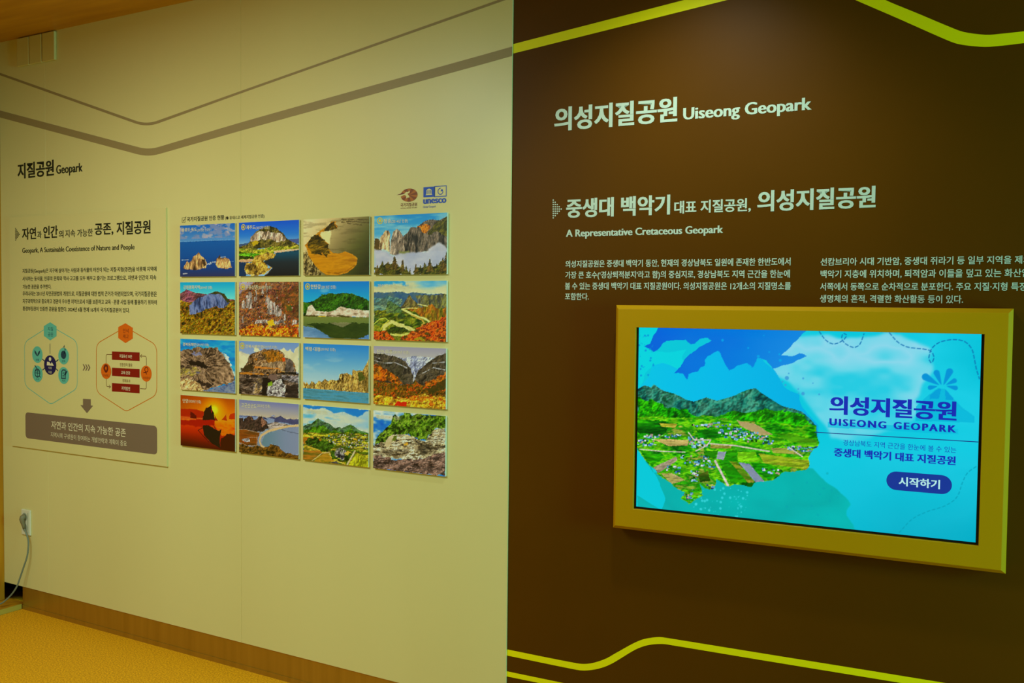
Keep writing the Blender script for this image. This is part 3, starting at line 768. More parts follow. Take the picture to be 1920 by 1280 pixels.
def paint_blue_cliff(c):
    c.img = c.vg((0, (0, 140, 184)), (.3, (90, 186, 184)), (1, (90, 170, 160)))
    c.poly([(60, 890), (120, 848), (170, 870), (280, 885), (490, 930), (490, 1000), (60, 1000)], c.tx([(96, 46, 70), (120, 64, 60), (80, 50, 50)], 6, 8), 1)
    g = [(30, 30, 2), (84, 60, 6), (150, 84, 8), (84, 100, 10), (170, 100, 12), (56, 66, 6), (140, 70, 10), (36, 36, 4)]
    c.poly([(60, 930), (140, 950), (240, 910), (490, 940), (490, 1210), (60, 1210)], c.tx(g, 12, 12, 4), 2)
    c.poly([(138, 970), (200, 915), (290, 880), (340, 866), (400, 885), (447, 945), (400, 985), (330, 985), (230, 1020), (140, 1040)], c.tx([(30, 40, 66), (70, 88, 124), (110, 120, 150), (44, 54, 84)], 22, 5, 4), 2)
    c.poly([(290, 885), (340, 864), (400, 880), (447, 945), (420, 950), (380, 890)], (50, 50, 14), 2)
    c.poly([(60, 1040), (140, 1050), (280, 990), (340, 975), (400, 990), (490, 950), (490, 1210), (60, 1210)], c.tx(g, 11, 11, 4, .7), 4)


def paint_autumn_pillars(c):
    c.img = c.tx([(50, 30, 22), (112, 60, 36), (92, 74, 44), (150, 70, 24), (70, 62, 30), (128, 58, 40), (60, 40, 26)], 12, 11, 4, .7)
    c.poly([(505, 790), (640, 790), (560, 850), (505, 890)], c.tx([(156, 146, 158), (130, 110, 116)], 4, 4), 3, blur=2)
    rk = [(84, 70, 58), (140, 124, 106), (176, 160, 138), (100, 84, 68)]
    for x, y0, y1, w_ in ((545, 930, 990, 16), (575, 890, 985, 14), (595, 865, 1000, 18), (630, 900, 940, 10), (640, 850, 930, 8), (722, 890, 960, 14), (735, 910, 1030, 14), (755, 930, 1040, 14), (775, 940, 1040, 14), (800, 960, 1050, 14), (820, 990, 1050, 12), (690, 820, 880, 8), (720, 800, 870, 8), (640, 1080, 1165, 10), (855, 1020, 1080, 8), (920, 1075, 1140, 12), (940, 1070, 1130, 12), (905, 1130, 1165, 8), (540, 1050, 1100, 8)):
        c.poly([(x - w_ * .8, y1), (x - w_ * .6, y0 + 12), (x, y0), (x + w_ * .7, y0 + 14), (x + w_ * .8, y1)], c.tx(rk, 30, 6, 3), 1.5)
    c.poly([(640, 1075), (840, 1085), (860, 1110), (640, 1105)], c.tx(rk, 20, 8, 3), 3)
    c.poly([(505, 1150), (640, 1110), (760, 1130), (965, 1120), (965, 1215), (505, 1215)], c.tx([(120, 30, 4), (190, 90, 10), (210, 150, 20), (170, 40, 6), (80, 60, 10)], 16, 12, 4, .7), 5)
    c.poly([(720, 1100), (760, 1075), (785, 1110), (740, 1130)], (206, 160, 20), 3); c.poly([(800, 880), (965, 830), (965, 1060), (860, 1050)], c.tx([(110, 40, 20), (70, 50, 14), (150, 70, 16)], 12, 12, 4), 4, a=.7)
    c.poly([(860, 960), (900, 960), (910, 1010), (870, 1010)], (60, 76, 14), 3, a=.7); c.sprinkle(np.ones_like(c.X), 240, [(200, 70, 10), (40, 24, 14), (180, 110, 20), (150, 130, 110)], (.5, 1.2))


def paint_river_bank(c):
    c.img = c.vg((0, (0, 104, 206)), (.3, (20, 140, 216)), (.6, (60, 150, 200)), (1, (60, 110, 140)))
    c.put(np.clip((c.N(3, 6, 4) - .75) * 3, 0, .5) * (c.Vv < .3), (130, 170, 220))
    c.poly([(30, 1060), (38, 945), (120, 930), (180, 890), (300, 875), (400, 880), (480, 910), (535, 935), (535, 1040), (30, 1070)], c.tx([(6, 34, 2), (24, 64, 4), (50, 92, 10), (12, 44, 2)], 14, 12, 4, .7), 2)
    c.poly([(48, 1050), (70, 980), (100, 968), (130, 1012), (240, 1016), (320, 977), (400, 1000), (535, 1008), (535, 1062), (300, 1056), (48, 1056)], c.tx([(130, 104, 70), (190, 164, 126), (214, 192, 152), (160, 134, 96)], 10, 16, 4), 1.5)
    c.poly([(30, 1050), (535, 1058), (535, 1230), (30, 1230)], c.vg((.58, (110, 112, 44)), (.72, (92, 104, 40)), (.85, (64, 80, 34)), (1, (60, 80, 60))))
    c.line([(48, 1050), (180, 1050), (300, 1046), (380, 1056)], 2.4, (60, 50, 6), .9, 3); c.line([(150, 1052), (200, 1052)], 2, (210, 170, 30), .9)
    c.poly([(30, 1120), (140, 1140), (250, 1218), (30, 1225)], c.tx([(60, 100, 130), (110, 140, 160)], 3, 8), 2); c.poly([(440, 1218), (535, 1180), (535, 1225)], (70, 110, 150), 1)
    c.poly([(60, 1110), (200, 1100), (535, 1105), (535, 1185), (480, 1214), (260, 1216), (160, 1155)], c.tx([(26, 44, 8), (48, 62, 14)], 4, 10), 2)
    c.poly([(230, 1100), (320, 1095), (400, 1100), (330, 1135)], (120, 112, 70), 1, a=.8)


def paint_river_bends(c):
    c.img = c.ramp(c.N(2, 6, 4), [(40, 140, 192), (120, 168, 160), (184, 180, 126), (160, 160, 120)])
    c.poly([(100, 60), (560, 60), (860, 140), (700, 130), (400, 110), (100, 200)], (10, 126, 196), 4, a=.8, blur=3)
    c.put(np.clip(1 - abs(c.Vv - .18) * 12, 0, .8), (196, 186, 126))
    c.poly([(110, 280), (500, 290), (600, 272), (760, 312), (860, 284), (1000, 296), (1180, 335), (1300, 315), (1515, 330), (1515, 660), (110, 660)], c.tx([(30, 60, 100), (50, 84, 104), (70, 92, 90)], 8, 8), 1.5)
    c.poly([(900, 330), (1180, 345), (1515, 335), (1515, 620), (1000, 560)], c.tx([(56, 58, 50), (110, 104, 40), (70, 70, 60)], 18, 6), 2)
    c.poly([(110, 380), (360, 360), (640, 420), (640, 700), (110, 700)], c.tx([(44, 90, 96), (80, 110, 84), (120, 130, 80)], 8, 12), 4, a=.8)
    c.poly([(110, 640), (600, 600), (1515, 600), (1515, 1240), (110, 1240)], c.tx([(30, 50, 4), (70, 82, 8), (110, 104, 14), (50, 74, 20)], 8, 10, 4), 2)
    c.poly([(630, 585), (720, 420), (800, 338), (870, 420), (960, 520), (1060, 590), (900, 600)], c.tx([(60, 64, 34), (104, 88, 36), (80, 66, 40)], 10, 6), 2)
    c.poly([(330, 680), (380, 480), (440, 452), (520, 500), (660, 620), (640, 660)], c.tx([(50, 76, 40), (90, 100, 40)], 8, 8), 2)
    c.poly([(740, 600), (1140, 552), (1230, 510), (1300, 560), (1400, 620), (1515, 550), (1515, 830), (1200, 850), (1000, 720)], c.tx([(60, 56, 4), (120, 94, 8), (150, 80, 10), (80, 74, 8)], 14, 5, 4), 2)
    rv = (206, 190, 96)
    c.line([(650, 605), (760, 660), (950, 750), (1120, 800), (1190, 870)], 4, rv, 1, 1.5); c.line([(660, 600), (800, 588), (950, 590)], 2, rv, .9); c.line([(960, 510), (1140, 552)], 2.4, rv, .9)
    c.line([(830, 720), (1040, 810), (1080, 880), (1030, 910)], 3, (190, 150, 50), .9, 2)
    c.line([(120, 890), (220, 800), (330, 778), (390, 830)], 2.6, (180, 190, 60), .9); c.line([(400, 830), (290, 920), (245, 1010)], 3, (196, 180, 50), .9)
    c.line([(440, 860), (330, 930), (300, 1000)], 8, rv, .9, 3); c.line([(460, 850), (600, 910), (880, 1010)], 8, rv, .9, 3); c.line([(440, 1090), (640, 1110), (820, 1065)], 4, (200, 190, 80), .9, 2)
    c.poly([(360, 1020), (500, 930), (640, 960), (820, 1040), (600, 1085), (420, 1070)], c.tx([(30, 46, 2), (64, 68, 6)], 8, 10), 2)
    rd = [(90, 24, 0), (196, 56, 4), (220, 90, 10), (120, 40, 2), (70, 60, 8)]
    c.poly([(105, 1050), (200, 1020), (330, 1030), (430, 1100), (540, 1210), (105, 1220)], c.tx(rd, 20, 16, 3, .8), 3)
    c.poly([(630, 1160), (760, 1110), (900, 1000), (1100, 900), (1300, 840), (1515, 740), (1515, 1240), (620, 1240)], c.tx(rd, 18, 16, 3, .8), 3)
    c.poly([(880, 1190), (1040, 1140), (1120, 1180), (1080, 1230), (880, 1220)], (140, 130, 10), 4, a=.8)


def paint_fan_rock(c):
    c.img = c.tx([(0, 96, 150), (0, 124, 178), (40, 150, 190)], 5, 14, 4)
    c.poly([(760, 220), (880, 280), (1000, 400), (1130, 560), (1190, 800), (1100, 800), (1040, 600), (940, 440)], c.tx([(60, 130, 160), (170, 190, 170), (200, 205, 180)], 14, 14, 3), 5)
    q = c.p(470, 600); a = np.arctan2(c.Y - q[1], (c.X - q[0]) * 1.0); rr = np.hypot(c.X - q[0], c.Y - q[1])
    st = .5 + .5 * np.sin(a * 38 + 14 * c.N(4, 4, 4)); n = np.clip(st * .3 + c.N(22, 22, 3, .8) * .5 + c.N(5, 5, 3) * .35 - .1, 0, 1)
    fan = c.ramp(n, [(30, 20, 12), (96, 72, 46), (150, 116, 78), (188, 150, 104)])
    c.poly([(70, 300), (200, 270), (330, 235), (500, 222), (760, 250), (820, 240), (960, 350), (985, 470), (1060, 560), (1130, 660), (1150, 760), (1180, 880), (1000, 960), (850, 1010), (560, 1110), (70, 1110)], fan, 3)
    c.poly([(330, 330), (500, 330), (520, 400), (360, 390)], (110, 112, 140), 4, a=.8)
    c.poly([(260, 500), (480, 490), (630, 600), (600, 660), (440, 590), (260, 560)], (26, 18, 10), 4)
    c.poly([(90, 650), (300, 600), (520, 650), (420, 780), (90, 800)], c.tx([(80, 66, 34), (130, 104, 64), (150, 130, 40), (100, 90, 110)], 12, 14), 4, a=.85)
    c.poly([(360, 860), (460, 900), (760, 980), (700, 1040), (520, 1010)], (30, 20, 12), 5, a=.85)
    c.poly([(70, 880), (330, 860), (440, 920), (500, 1010), (620, 1110), (70, 1110)], c.tx([(80, 54, 22), (184, 140, 78), (206, 164, 98), (120, 86, 44)], 16, 14, 4, .7), 4)
    c.poly([(540, 1110), (740, 1040), (1000, 965), (1190, 880), (1190, 1160), (540, 1160)], c.tx([(54, 66, 100), (96, 108, 126), (120, 126, 130)], 20, 20, 3, .8), 3)


def paint_layered_dome(c):
    c.img = c.vg((0, (96, 126, 164)), (.35, (140, 150, 160)), (1, (150, 150, 140)))
    for pt in ([(50, 230), (120, 195), (200, 230), (260, 240), (260, 560), (50, 560)], [(830, 160), (900, 130), (960, 190), (1040, 150), (1090, 220), (1130, 110), (1190, 90), (1190, 580), (900, 400)], [(350, 150), (370, 90), (440, 140), (480, 180), (400, 210)]):
        c.poly(pt, c.tx([(186, 176, 128), (204, 192, 142), (170, 164, 130)], 5, 5), 3)
    rk = [(34, 22, 12), (92, 62, 30), (140, 104, 62), (70, 50, 32), (150, 90, 20)]
    c.poly([(110, 570), (150, 490), (235, 400), (250, 285), (320, 235), (480, 170), (560, 138), (700, 140), (800, 145), (900, 200), (930, 280), (1060, 345), (1120, 440), (1135, 590), (640, 600), (110, 590)], c.tx(rk, 14, 12, 4, .7), 2)
    c.poly([(470, 200), (640, 160), (900, 230), (930, 380), (700, 380), (560, 330)], c.tx([(80, 54, 10), (170, 96, 8), (120, 76, 14), (60, 50, 16)], 16, 10, 4, .7), 4, a=.8)
    c.poly([(430, 440), (640, 380), (920, 400), (930, 560), (640, 480)], c.tx([(110, 84, 52), (164, 134, 92), (90, 70, 50)], 14, 6), 4, a=.8)
    c.poly([(930, 310), (1060, 350), (1130, 580), (940, 580)], c.tx([(40, 32, 26), (90, 78, 66), (60, 50, 42)], 14, 8), 3, a=.9)
    c.poly([(880, 300), (920, 290), (930, 350), (890, 380)], (190, 60, 6), 2); c.poly([(120, 500), (300, 400), (360, 460), (340, 570), (120, 560)], (46, 34, 12), 4, a=.8)
    c.poly([(60, 560), (640, 590), (1180, 590), (1180, 1060), (60, 1000)], c.tx([(16, 10, 6), (60, 44, 30), (110, 88, 66), (46, 34, 24)], 7, 16, 4, .7), 2)
    c.poly([(640, 560), (760, 580), (1130, 570), (1130, 610), (860, 600)], (20, 16, 8), 2)
    c.line([(380, 475), (560, 485), (830, 505)], 3, (190, 110, 30), .9, 3); c.line([(70, 585), (300, 595), (620, 610)], 4, (176, 104, 20), .85, 4); c.poly([(840, 540), (930, 560), (920, 580)], (170, 130, 70), 1)
    c.poly([(610, 700), (680, 590), (760, 600), (810, 690), (700, 720)], (104, 78, 62), 3)
    c.poly([(350, 740), (420, 680), (520, 690), (520, 860), (440, 970), (340, 970)], c.tx([(50, 42, 34), (130, 110, 90), (150, 116, 60), (70, 56, 44)], 12, 12, 4), 2)
    c.poly([(520, 660), (610, 660), (600, 980), (500, 980)], (24, 16, 10), 3)
    c.poly([(610, 850), (760, 710), (860, 700), (955, 860), (920, 1030), (610, 1000)], c.tx([(40, 32, 28), (130, 118, 108), (190, 178, 160), (70, 60, 54)], 24, 20, 3, .9), 3)
    c.poly([(610, 740), (690, 720), (680, 800), (610, 830)], (120, 150, 20), 3, a=.9); c.poly([(880, 620), (1170, 640), (1170, 760), (900, 720)], c.tx([(50, 42, 40), (140, 130, 124), (90, 80, 76)], 10, 20), 3, a=.8)
    c.poly([(960, 780), (1180, 800), (1180, 1060), (950, 1040)], (34, 24, 18), 4, a=.8)


def paint_sea_cliffs(c):
    c.img = c.vg((0, (30, 112, 182)), (.4, (100, 154, 184)), (.65, (150, 176, 176)), (1, (120, 160, 170)))
    c.put(np.clip((c.N(2, 5, 4) - .5) * 2, 0, .7) * np.clip(1 - abs(c.Vv - .35) * 4, 0, 1), (170, 186, 188))
    c.poly([(34, 470), (45, 400), (60, 425), (70, 403), (95, 435), (120, 396), (150, 432), (180, 395), (200, 412), (230, 373), (260, 402), (310, 388), (360, 392), (365, 340), (430, 326), (470, 345), (480, 298), (510, 312), (570, 308), (585, 268), (630, 205), (630, 510), (400, 490), (180, 475)], c.tx([(50, 36, 8), (140, 102, 34), (190, 148, 66), (100, 74, 22), (170, 130, 56)], 26, 8, 4, .7), 1.5)
    c.poly([(530, 320), (570, 310), (590, 380), (540, 400)], (60, 70, 14), 3, a=.8); c.poly([(570, 400), (630, 300), (630, 500), (580, 500)], (80, 60, 16), 4, a=.6)
    c.poly([(34, 462), (180, 472), (400, 488), (630, 506), (630, 610), (34, 575)], c.ramp(np.clip(c.N(5, 26, 3, .8) * .6 + c.Vv * .5 - .25, 0, 1), [(30, 122, 160), (70, 130, 140), (48, 96, 96)]))


def paint_autumn_valley(c):
    c.img = c.vg((0, (140, 130, 136)), (.2, (168, 158, 140)), (1, (150, 140, 130)))
    c.poly([(860, 190), (950, 188), (1100, 178), (1200, 195), (1060, 330), (1020, 390)], c.tx([(90, 90, 104), (140, 140, 154), (176, 172, 176)], 16, 10, 4), 2)
    fl = [(60, 44, 10), (150, 60, 4), (200, 90, 6), (90, 60, 10), (120, 40, 4)]
    c.poly([(655, 150), (760, 155), (860, 185), (950, 222), (1000, 300), (1030, 400), (1030, 660), (655, 660)], c.tx([(34, 28, 18), (74, 62, 42), (50, 44, 24)], 18, 12, 4), 2)
    c.poly([(1320, 155), (1240, 165), (1190, 200), (1060, 310), (1020, 410), (1020, 660), (1320, 660)], c.tx([(34, 28, 16), (80, 66, 44), (54, 44, 24)], 18, 12, 4), 2)
    for p in ([(670, 215), (760, 240), (860, 235), (960, 280)], [(670, 180), (720, 200)], [(1190, 240), (1300, 230)], [(1200, 280), (1300, 300)], [(1060, 350), (1200, 280)]): c.line(p, 1.4, (170, 164, 156), .8, 2)
    c.line([(1030, 320), (1020, 400)], 2.4, (190, 186, 180), .8, 1)
    c.poly([(655, 260), (720, 250), (800, 320), (900, 390), (930, 420), (655, 400)], c.tx(fl, 14, 12, 4), 4); c.poly([(1110, 440), (1180, 380), (1290, 340), (1320, 300), (1320, 460)], c.tx(fl, 14, 12, 4), 4)
    c.poly([(655, 400), (820, 410), (1000, 440), (1040, 400), (1140, 450), (1320, 420), (1320, 660), (655, 660)], c.tx([(40, 40, 4), (130, 70, 4), (70, 60, 6), (180, 60, 4), (60, 50, 4)], 14, 12, 4, .7), 4)
    c.poly([(1130, 470), (1320, 370), (1320, 470), (1200, 510)], (50, 46, 6), 4, a=.8)
    c.poly([(655, 540), (760, 510), (900, 560), (1000, 540), (1120, 520), (1320, 560), (1320, 660), (655, 660)], c.tx([(110, 70, 4), (190, 130, 16), (214, 160, 30), (160, 60, 4), (180, 110, 10)], 16, 14, 4, .7), 4)
    c.poly([(860, 590), (960, 590), (960, 630), (850, 625)], (190, 30, 2), 3)


def paint_sunset_boat(c):
    c.img = c.vg((0, (160, 62, 0)), (.25, (196, 96, 0)), (.44, (216, 120, 8)), (.5, (190, 70, 0)), (.62, (180, 36, 0)), (.85, (130, 20, 0)), (1, (70, 12, 0)))
    q = c.p(745, 440); d = np.hypot((c.X - q[0]) / 1.2, c.Y - q[1]); c.put(np.clip(1 - d / 46, 0, 1) ** 1.3, (240, 180, 0)); c.put(np.clip(1 - d / 14, 0, 1), (250, 226, 30))
    c.put(np.clip((.35 - c.U) * 1.4, 0, .5) * (c.Vv < .3), (130, 40, 0))
    c.poly([(160, 430), (320, 424), (480, 438), (570, 480), (570, 600), (160, 600)], (156, 26, 0), 1, blur=1); c.poly([(1000, 560), (1020, 510), (1110, 490), (1110, 600), (1000, 600)], (170, 40, 0), 1)
    c.put(np.clip(1 - abs(c.Vv - .45) * 22, 0, .6) * (c.N(4, 8) * .6 + .4), (226, 130, 30))
    c.poly([(160, 610), (760, 610), (760, 700), (540, 740), (340, 710), (160, 690)], (150, 14, 0), 2, blur=2)
    c.poly([(760, 620), (1110, 640), (1110, 870), (880, 880), (800, 800)], c.tx([(206, 84, 0), (230, 120, 0), (190, 60, 0)], 3, 8), 3, a=.8, blur=4)
    c.poly([(870, 620), (900, 575), (935, 545), (950, 515), (968, 630)], (160, 42, 0), 1); c.poly([(335, 585), (342, 460), (375, 480), (435, 530), (440, 590)], (84, 6, 0), 1)
    c.poly([(548, 610), (555, 560), (575, 480), (605, 405), (650, 400), (700, 355), (712, 430), (740, 500), (755, 615)], (36, 18, 4), 1); c.poly([(690, 420), (715, 450), (700, 500)], (150, 20, 0), .5); c.poly([(755, 540), (810, 620), (755, 620)], (130, 24, 0), 1)
    c.poly([(860, 930), (930, 880), (1000, 858), (1110, 872), (1110, 1170), (850, 1110)], (56, 16, 0), 3)
    c.put(np.clip(c.Vv - .72, 0, 1) * 2.2 * np.clip(1 - abs(c.U - .1), 0, 1), (50, 16, 0))
    c.poly([(548, 710), (640, 700), (700, 735), (835, 805), (850, 780), (870, 785), (838, 930), (850, 1100), (700, 1010), (570, 870)], (30, 18, 4), .8)
    c.line([(470, 790), (560, 740)], 1.6, (40, 16, 4)); c.line([(470, 790), (660, 1000)], 1.6, (56, 14, 4)); c.line([(735, 700), (770, 770)], 1.6, (40, 16, 4))


def paint_bay(c):
    c.img = c.vg((0, (104, 106, 140)), (.15, (140, 134, 134)), (.28, (172, 154, 122)), (.31, (110, 122, 144)), (.5, (130, 140, 146)), (1, (100, 110, 120)))
    b = [(46, 48, 76), (70, 68, 94)]
    c.poly([(70, 330), (240, 340), (430, 345), (430, 360), (70, 350)], (76, 84, 116), 1)
    c.poly([(520, 350), (560, 360), (610, 400), (540, 400)], b[0], 1); c.poly([(610, 380), (700, 350), (760, 372), (840, 340), (900, 370), (960, 400), (1060, 398), (1150, 395), (1190, 405), (1190, 530), (940, 470), (720, 440), (740, 405)], c.tx(b, 8, 6), 1)
    c.poly([(660, 345), (715, 320), (770, 350)], (110, 120, 150), 1, a=.8)
    c.poly([(600, 480), (740, 450), (1190, 525), (1000, 525), (820, 560), (620, 590)], c.tx([(110, 94, 80), (140, 124, 108)], 6, 20), 1)
    c.poly([(70, 490), (80, 370), (150, 390), (160, 440), (180, 390), (250, 345), (310, 342), (345, 412), (420, 400), (450, 350), (500, 358), (590, 440), (635, 570), (480, 640), (350, 625), (70, 590)], c.tx([(30, 20, 14), (64, 44, 32), (46, 34, 22)], 12, 8, 4), 2)
    c.poly([(490, 380), (540, 400), (600, 490), (560, 500), (500, 560)], c.tx([(150, 100, 70), (110, 72, 48)], 12, 5), 2); c.poly([(300, 350), (345, 412), (320, 420)], (130, 90, 60), 1)
    c.poly([(70, 585), (200, 590), (470, 650), (430, 740), (420, 890), (230, 890), (70, 830)], c.tx([(96, 46, 6), (130, 66, 10), (84, 50, 10)], 4, 12), 1)
    for p in ([(80, 830), (140, 840), (240, 900), (420, 880)], [(410, 880), (410, 700)], [(80, 590), (200, 590), (400, 640), (470, 650)], [(240, 735), (410, 735)]): c.line(p, 1.3, (170, 136, 100), .8)
    c.poly([(120, 770), (180, 745), (260, 730), (285, 810), (180, 830)], c.tx([(70, 60, 50), (190, 180, 170)], 16, 16, 2), 2); c.dot(165, 812, 1.4, (220, 70, 10))
    c.poly([(1190, 512), (1050, 520), (850, 570), (640, 625), (540, 720), (500, 830), (560, 930), (1190, 1080)], c.ramp(np.clip(c.U * 1.1 - .2, 0, 1), [(84, 112, 96), (90, 116, 122), (112, 122, 138), (120, 124, 140)]))
    c.line([(1170, 516), (1000, 528), (830, 566), (620, 620), (490, 700), (458, 800), (490, 890), (540, 920)], 5.5, (192, 156, 100), 1, 1); c.line([(860, 590), (1030, 640), (1180, 665)], 1.2, (70, 74, 84), .9)
    c.poly([(70, 850), (150, 860), (240, 905), (400, 890), (560, 930), (680, 858), (800, 890), (930, 1015), (1190, 1050), (1190, 1160), (70, 1040)], c.tx([(34, 24, 2), (84, 56, 10), (110, 70, 16), (50, 36, 4)], 16, 14, 4, .7), 3)


def village(c, pts, n=260):
    m = c.mask(pts, 3); c.sprinkle(m, n, [(60, 60, 60), (170, 160, 140), (40, 56, 10), (190, 150, 40), (90, 84, 80), (30, 44, 8), (200, 190, 170)], (.5, 1.3))


def paint_two_peaks(c):
    c.img = c.ramp(np.clip(c.N(2, 5, 4) * .8 + c.Vv * .9 - .05, 0, 1), [(0, 104, 190), (80, 156, 190), (184, 186, 150), (160, 176, 160), (120, 166, 176)])
    c.poly([(60, 150), (1130, 235), (1040, 300), (940, 350), (860, 320), (740, 270), (560, 270), (420, 230), (60, 195)], c.tx([(0, 96, 184), (20, 124, 200)], 4, 4), 4, 8, .9, 1)
    c.poly([(70, 505), (150, 470), (200, 465), (310, 377), (400, 430), (500, 470), (590, 535), (650, 514), (690, 535), (830, 468), (880, 500), (1000, 580), (1125, 610), (1125, 680), (70, 680)], c.tx([(36, 60, 40), (70, 96, 56), (50, 84, 20)], 10, 10, 4), 1)
    c.poly([(70, 560), (250, 520), (380, 500), (560, 570), (700, 600), (840, 540), (1000, 600), (1125, 625), (1125, 690), (70, 690)], c.tx([(34, 70, 4), (70, 110, 8), (40, 80, 4)], 12, 10, 4), 4)
    c.poly([(70, 600), (500, 610), (800, 605), (1125, 640), (1125, 1180), (70, 1080)], c.tx([(40, 60, 6), (120, 116, 14), (170, 140, 30), (60, 80, 10), (90, 100, 10)], 8, 20, 4), 1)
    c.poly([(70, 680), (260, 670), (370, 720), (300, 770), (70, 790)], c.tx([(170, 104, 10), (140, 84, 8)], 4, 14), 2)
    tr = [(14, 34, 2), (36, 60, 6), (60, 88, 12), (24, 44, 2)]
    c.poly([(110, 720), (180, 680), (300, 690), (340, 750), (540, 730), (570, 810), (460, 880), (350, 905), (220, 850), (110, 770)], c.tx(tr, 16, 14, 3), 4)
    village(c, [(380, 690), (760, 620), (1120, 640), (1120, 860), (860, 850), (560, 800)], 220)
    c.poly([(70, 880), (340, 890), (380, 920), (200, 1060), (70, 1050)], c.tx([(120, 84, 10), (170, 104, 20), (90, 84, 14)], 4, 16), 1)
    c.poly([(240, 1062), (400, 930), (470, 930), (570, 1060), (480, 1085)], c.tx([(130, 100, 10), (176, 124, 24), (96, 92, 10)], 5, 16), 1); c.line([(210, 1058), (380, 930), (490, 920), (510, 980)], 2, (196, 160, 96)); c.line([(120, 815), (210, 845), (340, 890)], 2.6, (200, 150, 40), .9)
    c.poly([(570, 930), (600, 870), (700, 838), (760, 880), (740, 960), (730, 1040), (640, 1010)], c.tx([(30, 28, 26), (70, 66, 62), (150, 140, 124), (50, 56, 20)], 18, 16, 3, .8), 3)
    c.poly([(500, 890), (560, 900), (600, 1010), (540, 1040)], c.tx(tr, 12, 12), 2); c.poly([(730, 960), (830, 950), (800, 1050), (730, 1050)], c.tx(tr, 12, 12), 2); c.poly([(720, 940), (790, 890), (830, 920), (780, 970)], (206, 156, 40), 1)
    c.poly([(800, 1130), (940, 930), (1010, 960), (1125, 1080), (1125, 1175)], c.tx([(140, 136, 10), (170, 160, 24), (120, 124, 8)], 14, 6), .5); c.line([(775, 1120), (900, 900)], 4, (196, 170, 120)); c.line([(620, 1060), (740, 1110)], 3, (200, 160, 60), .9, 2)
    c.poly([(480, 1085), (600, 1060), (650, 1100)], (70, 60, 54)); c.poly([(845, 690), (920, 695), (940, 720), (880, 720)], (200, 150, 20), .5); c.dot(485, 655, 1.8, (60, 150, 190)); c.dot(805, 832, 1.6, (60, 130, 180))


def paint_shore_cliff(c):
    c.img = c.ramp(c.N(3, 5, 4, .7), [(6, 84, 168), (30, 110, 184), (130, 164, 190), (196, 200, 196)])
    c.poly([(95, 670), (140, 580), (200, 500), (290, 400), (330, 330), (400, 220), (480, 260), (600, 188), (660, 240), (740, 195), (1165, 215), (1165, 480), (1050, 420), (960, 480), (860, 620), (740, 580), (560, 500), (400, 540), (250, 680)], c.tx([(14, 30, 0), (40, 66, 4), (80, 112, 14), (110, 130, 30), (26, 46, 2)], 16, 14, 4, .7), 4)
    c.poly([(70, 680), (250, 640), (330, 530), (420, 510), (480, 525), (600, 490), (700, 570), (860, 610), (960, 450), (1060, 400), (1165, 420), (1165, 780), (840, 870), (420, 900), (70, 820)], c.tx([(40, 32, 18), (130, 110, 72), (190, 166, 116), (206, 186, 140), (90, 74, 46)], 9, 18, 4, .75), 4)
    c.poly([(230, 690), (330, 530), (400, 510), (380, 620), (290, 700)], c.tx([(170, 146, 96), (196, 176, 124)], 8, 12), 2); c.poly([(540, 650), (600, 640), (610, 680), (550, 690)], (210, 140, 30), 2); c.poly([(370, 530), (430, 510), (420, 620), (370, 630)], (90, 100, 24), 3)
    sh = [(24, 18, 8), (70, 56, 34), (140, 120, 82), (60, 48, 28)]
    c.poly([(150, 770), (330, 735), (600, 740), (590, 800), (520, 840), (410, 875), (280, 830)], c.tx(sh, 10, 24, 4, .75), 4, a=.85, blur=2); c.poly([(670, 700), (780, 660), (900, 630), (1150, 700), (1020, 770), (860, 830), (700, 800)], c.tx(sh, 10, 20, 4, .75), 5, a=.85, blur=2)
    c.poly([(820, 420), (960, 460), (880, 600), (760, 570)], c.tx([(40, 66, 4), (100, 126, 24), (70, 96, 10)], 14, 14, 3), 4)
    c.line([(160, 780), (420, 885), (600, 800)], 1.6, (170, 150, 104), .8, 1); c.line([(800, 860), (960, 810), (1150, 760)], 2.2, (176, 156, 110), .8, 2)
    c.poly([(70, 820), (200, 830), (420, 895), (640, 880), (860, 855), (1165, 770), (1165, 1140), (70, 1030)], c.tx([(44, 30, 20), (96, 70, 54), (134, 100, 80), (70, 50, 38)], 10, 14, 4, .75), 3)


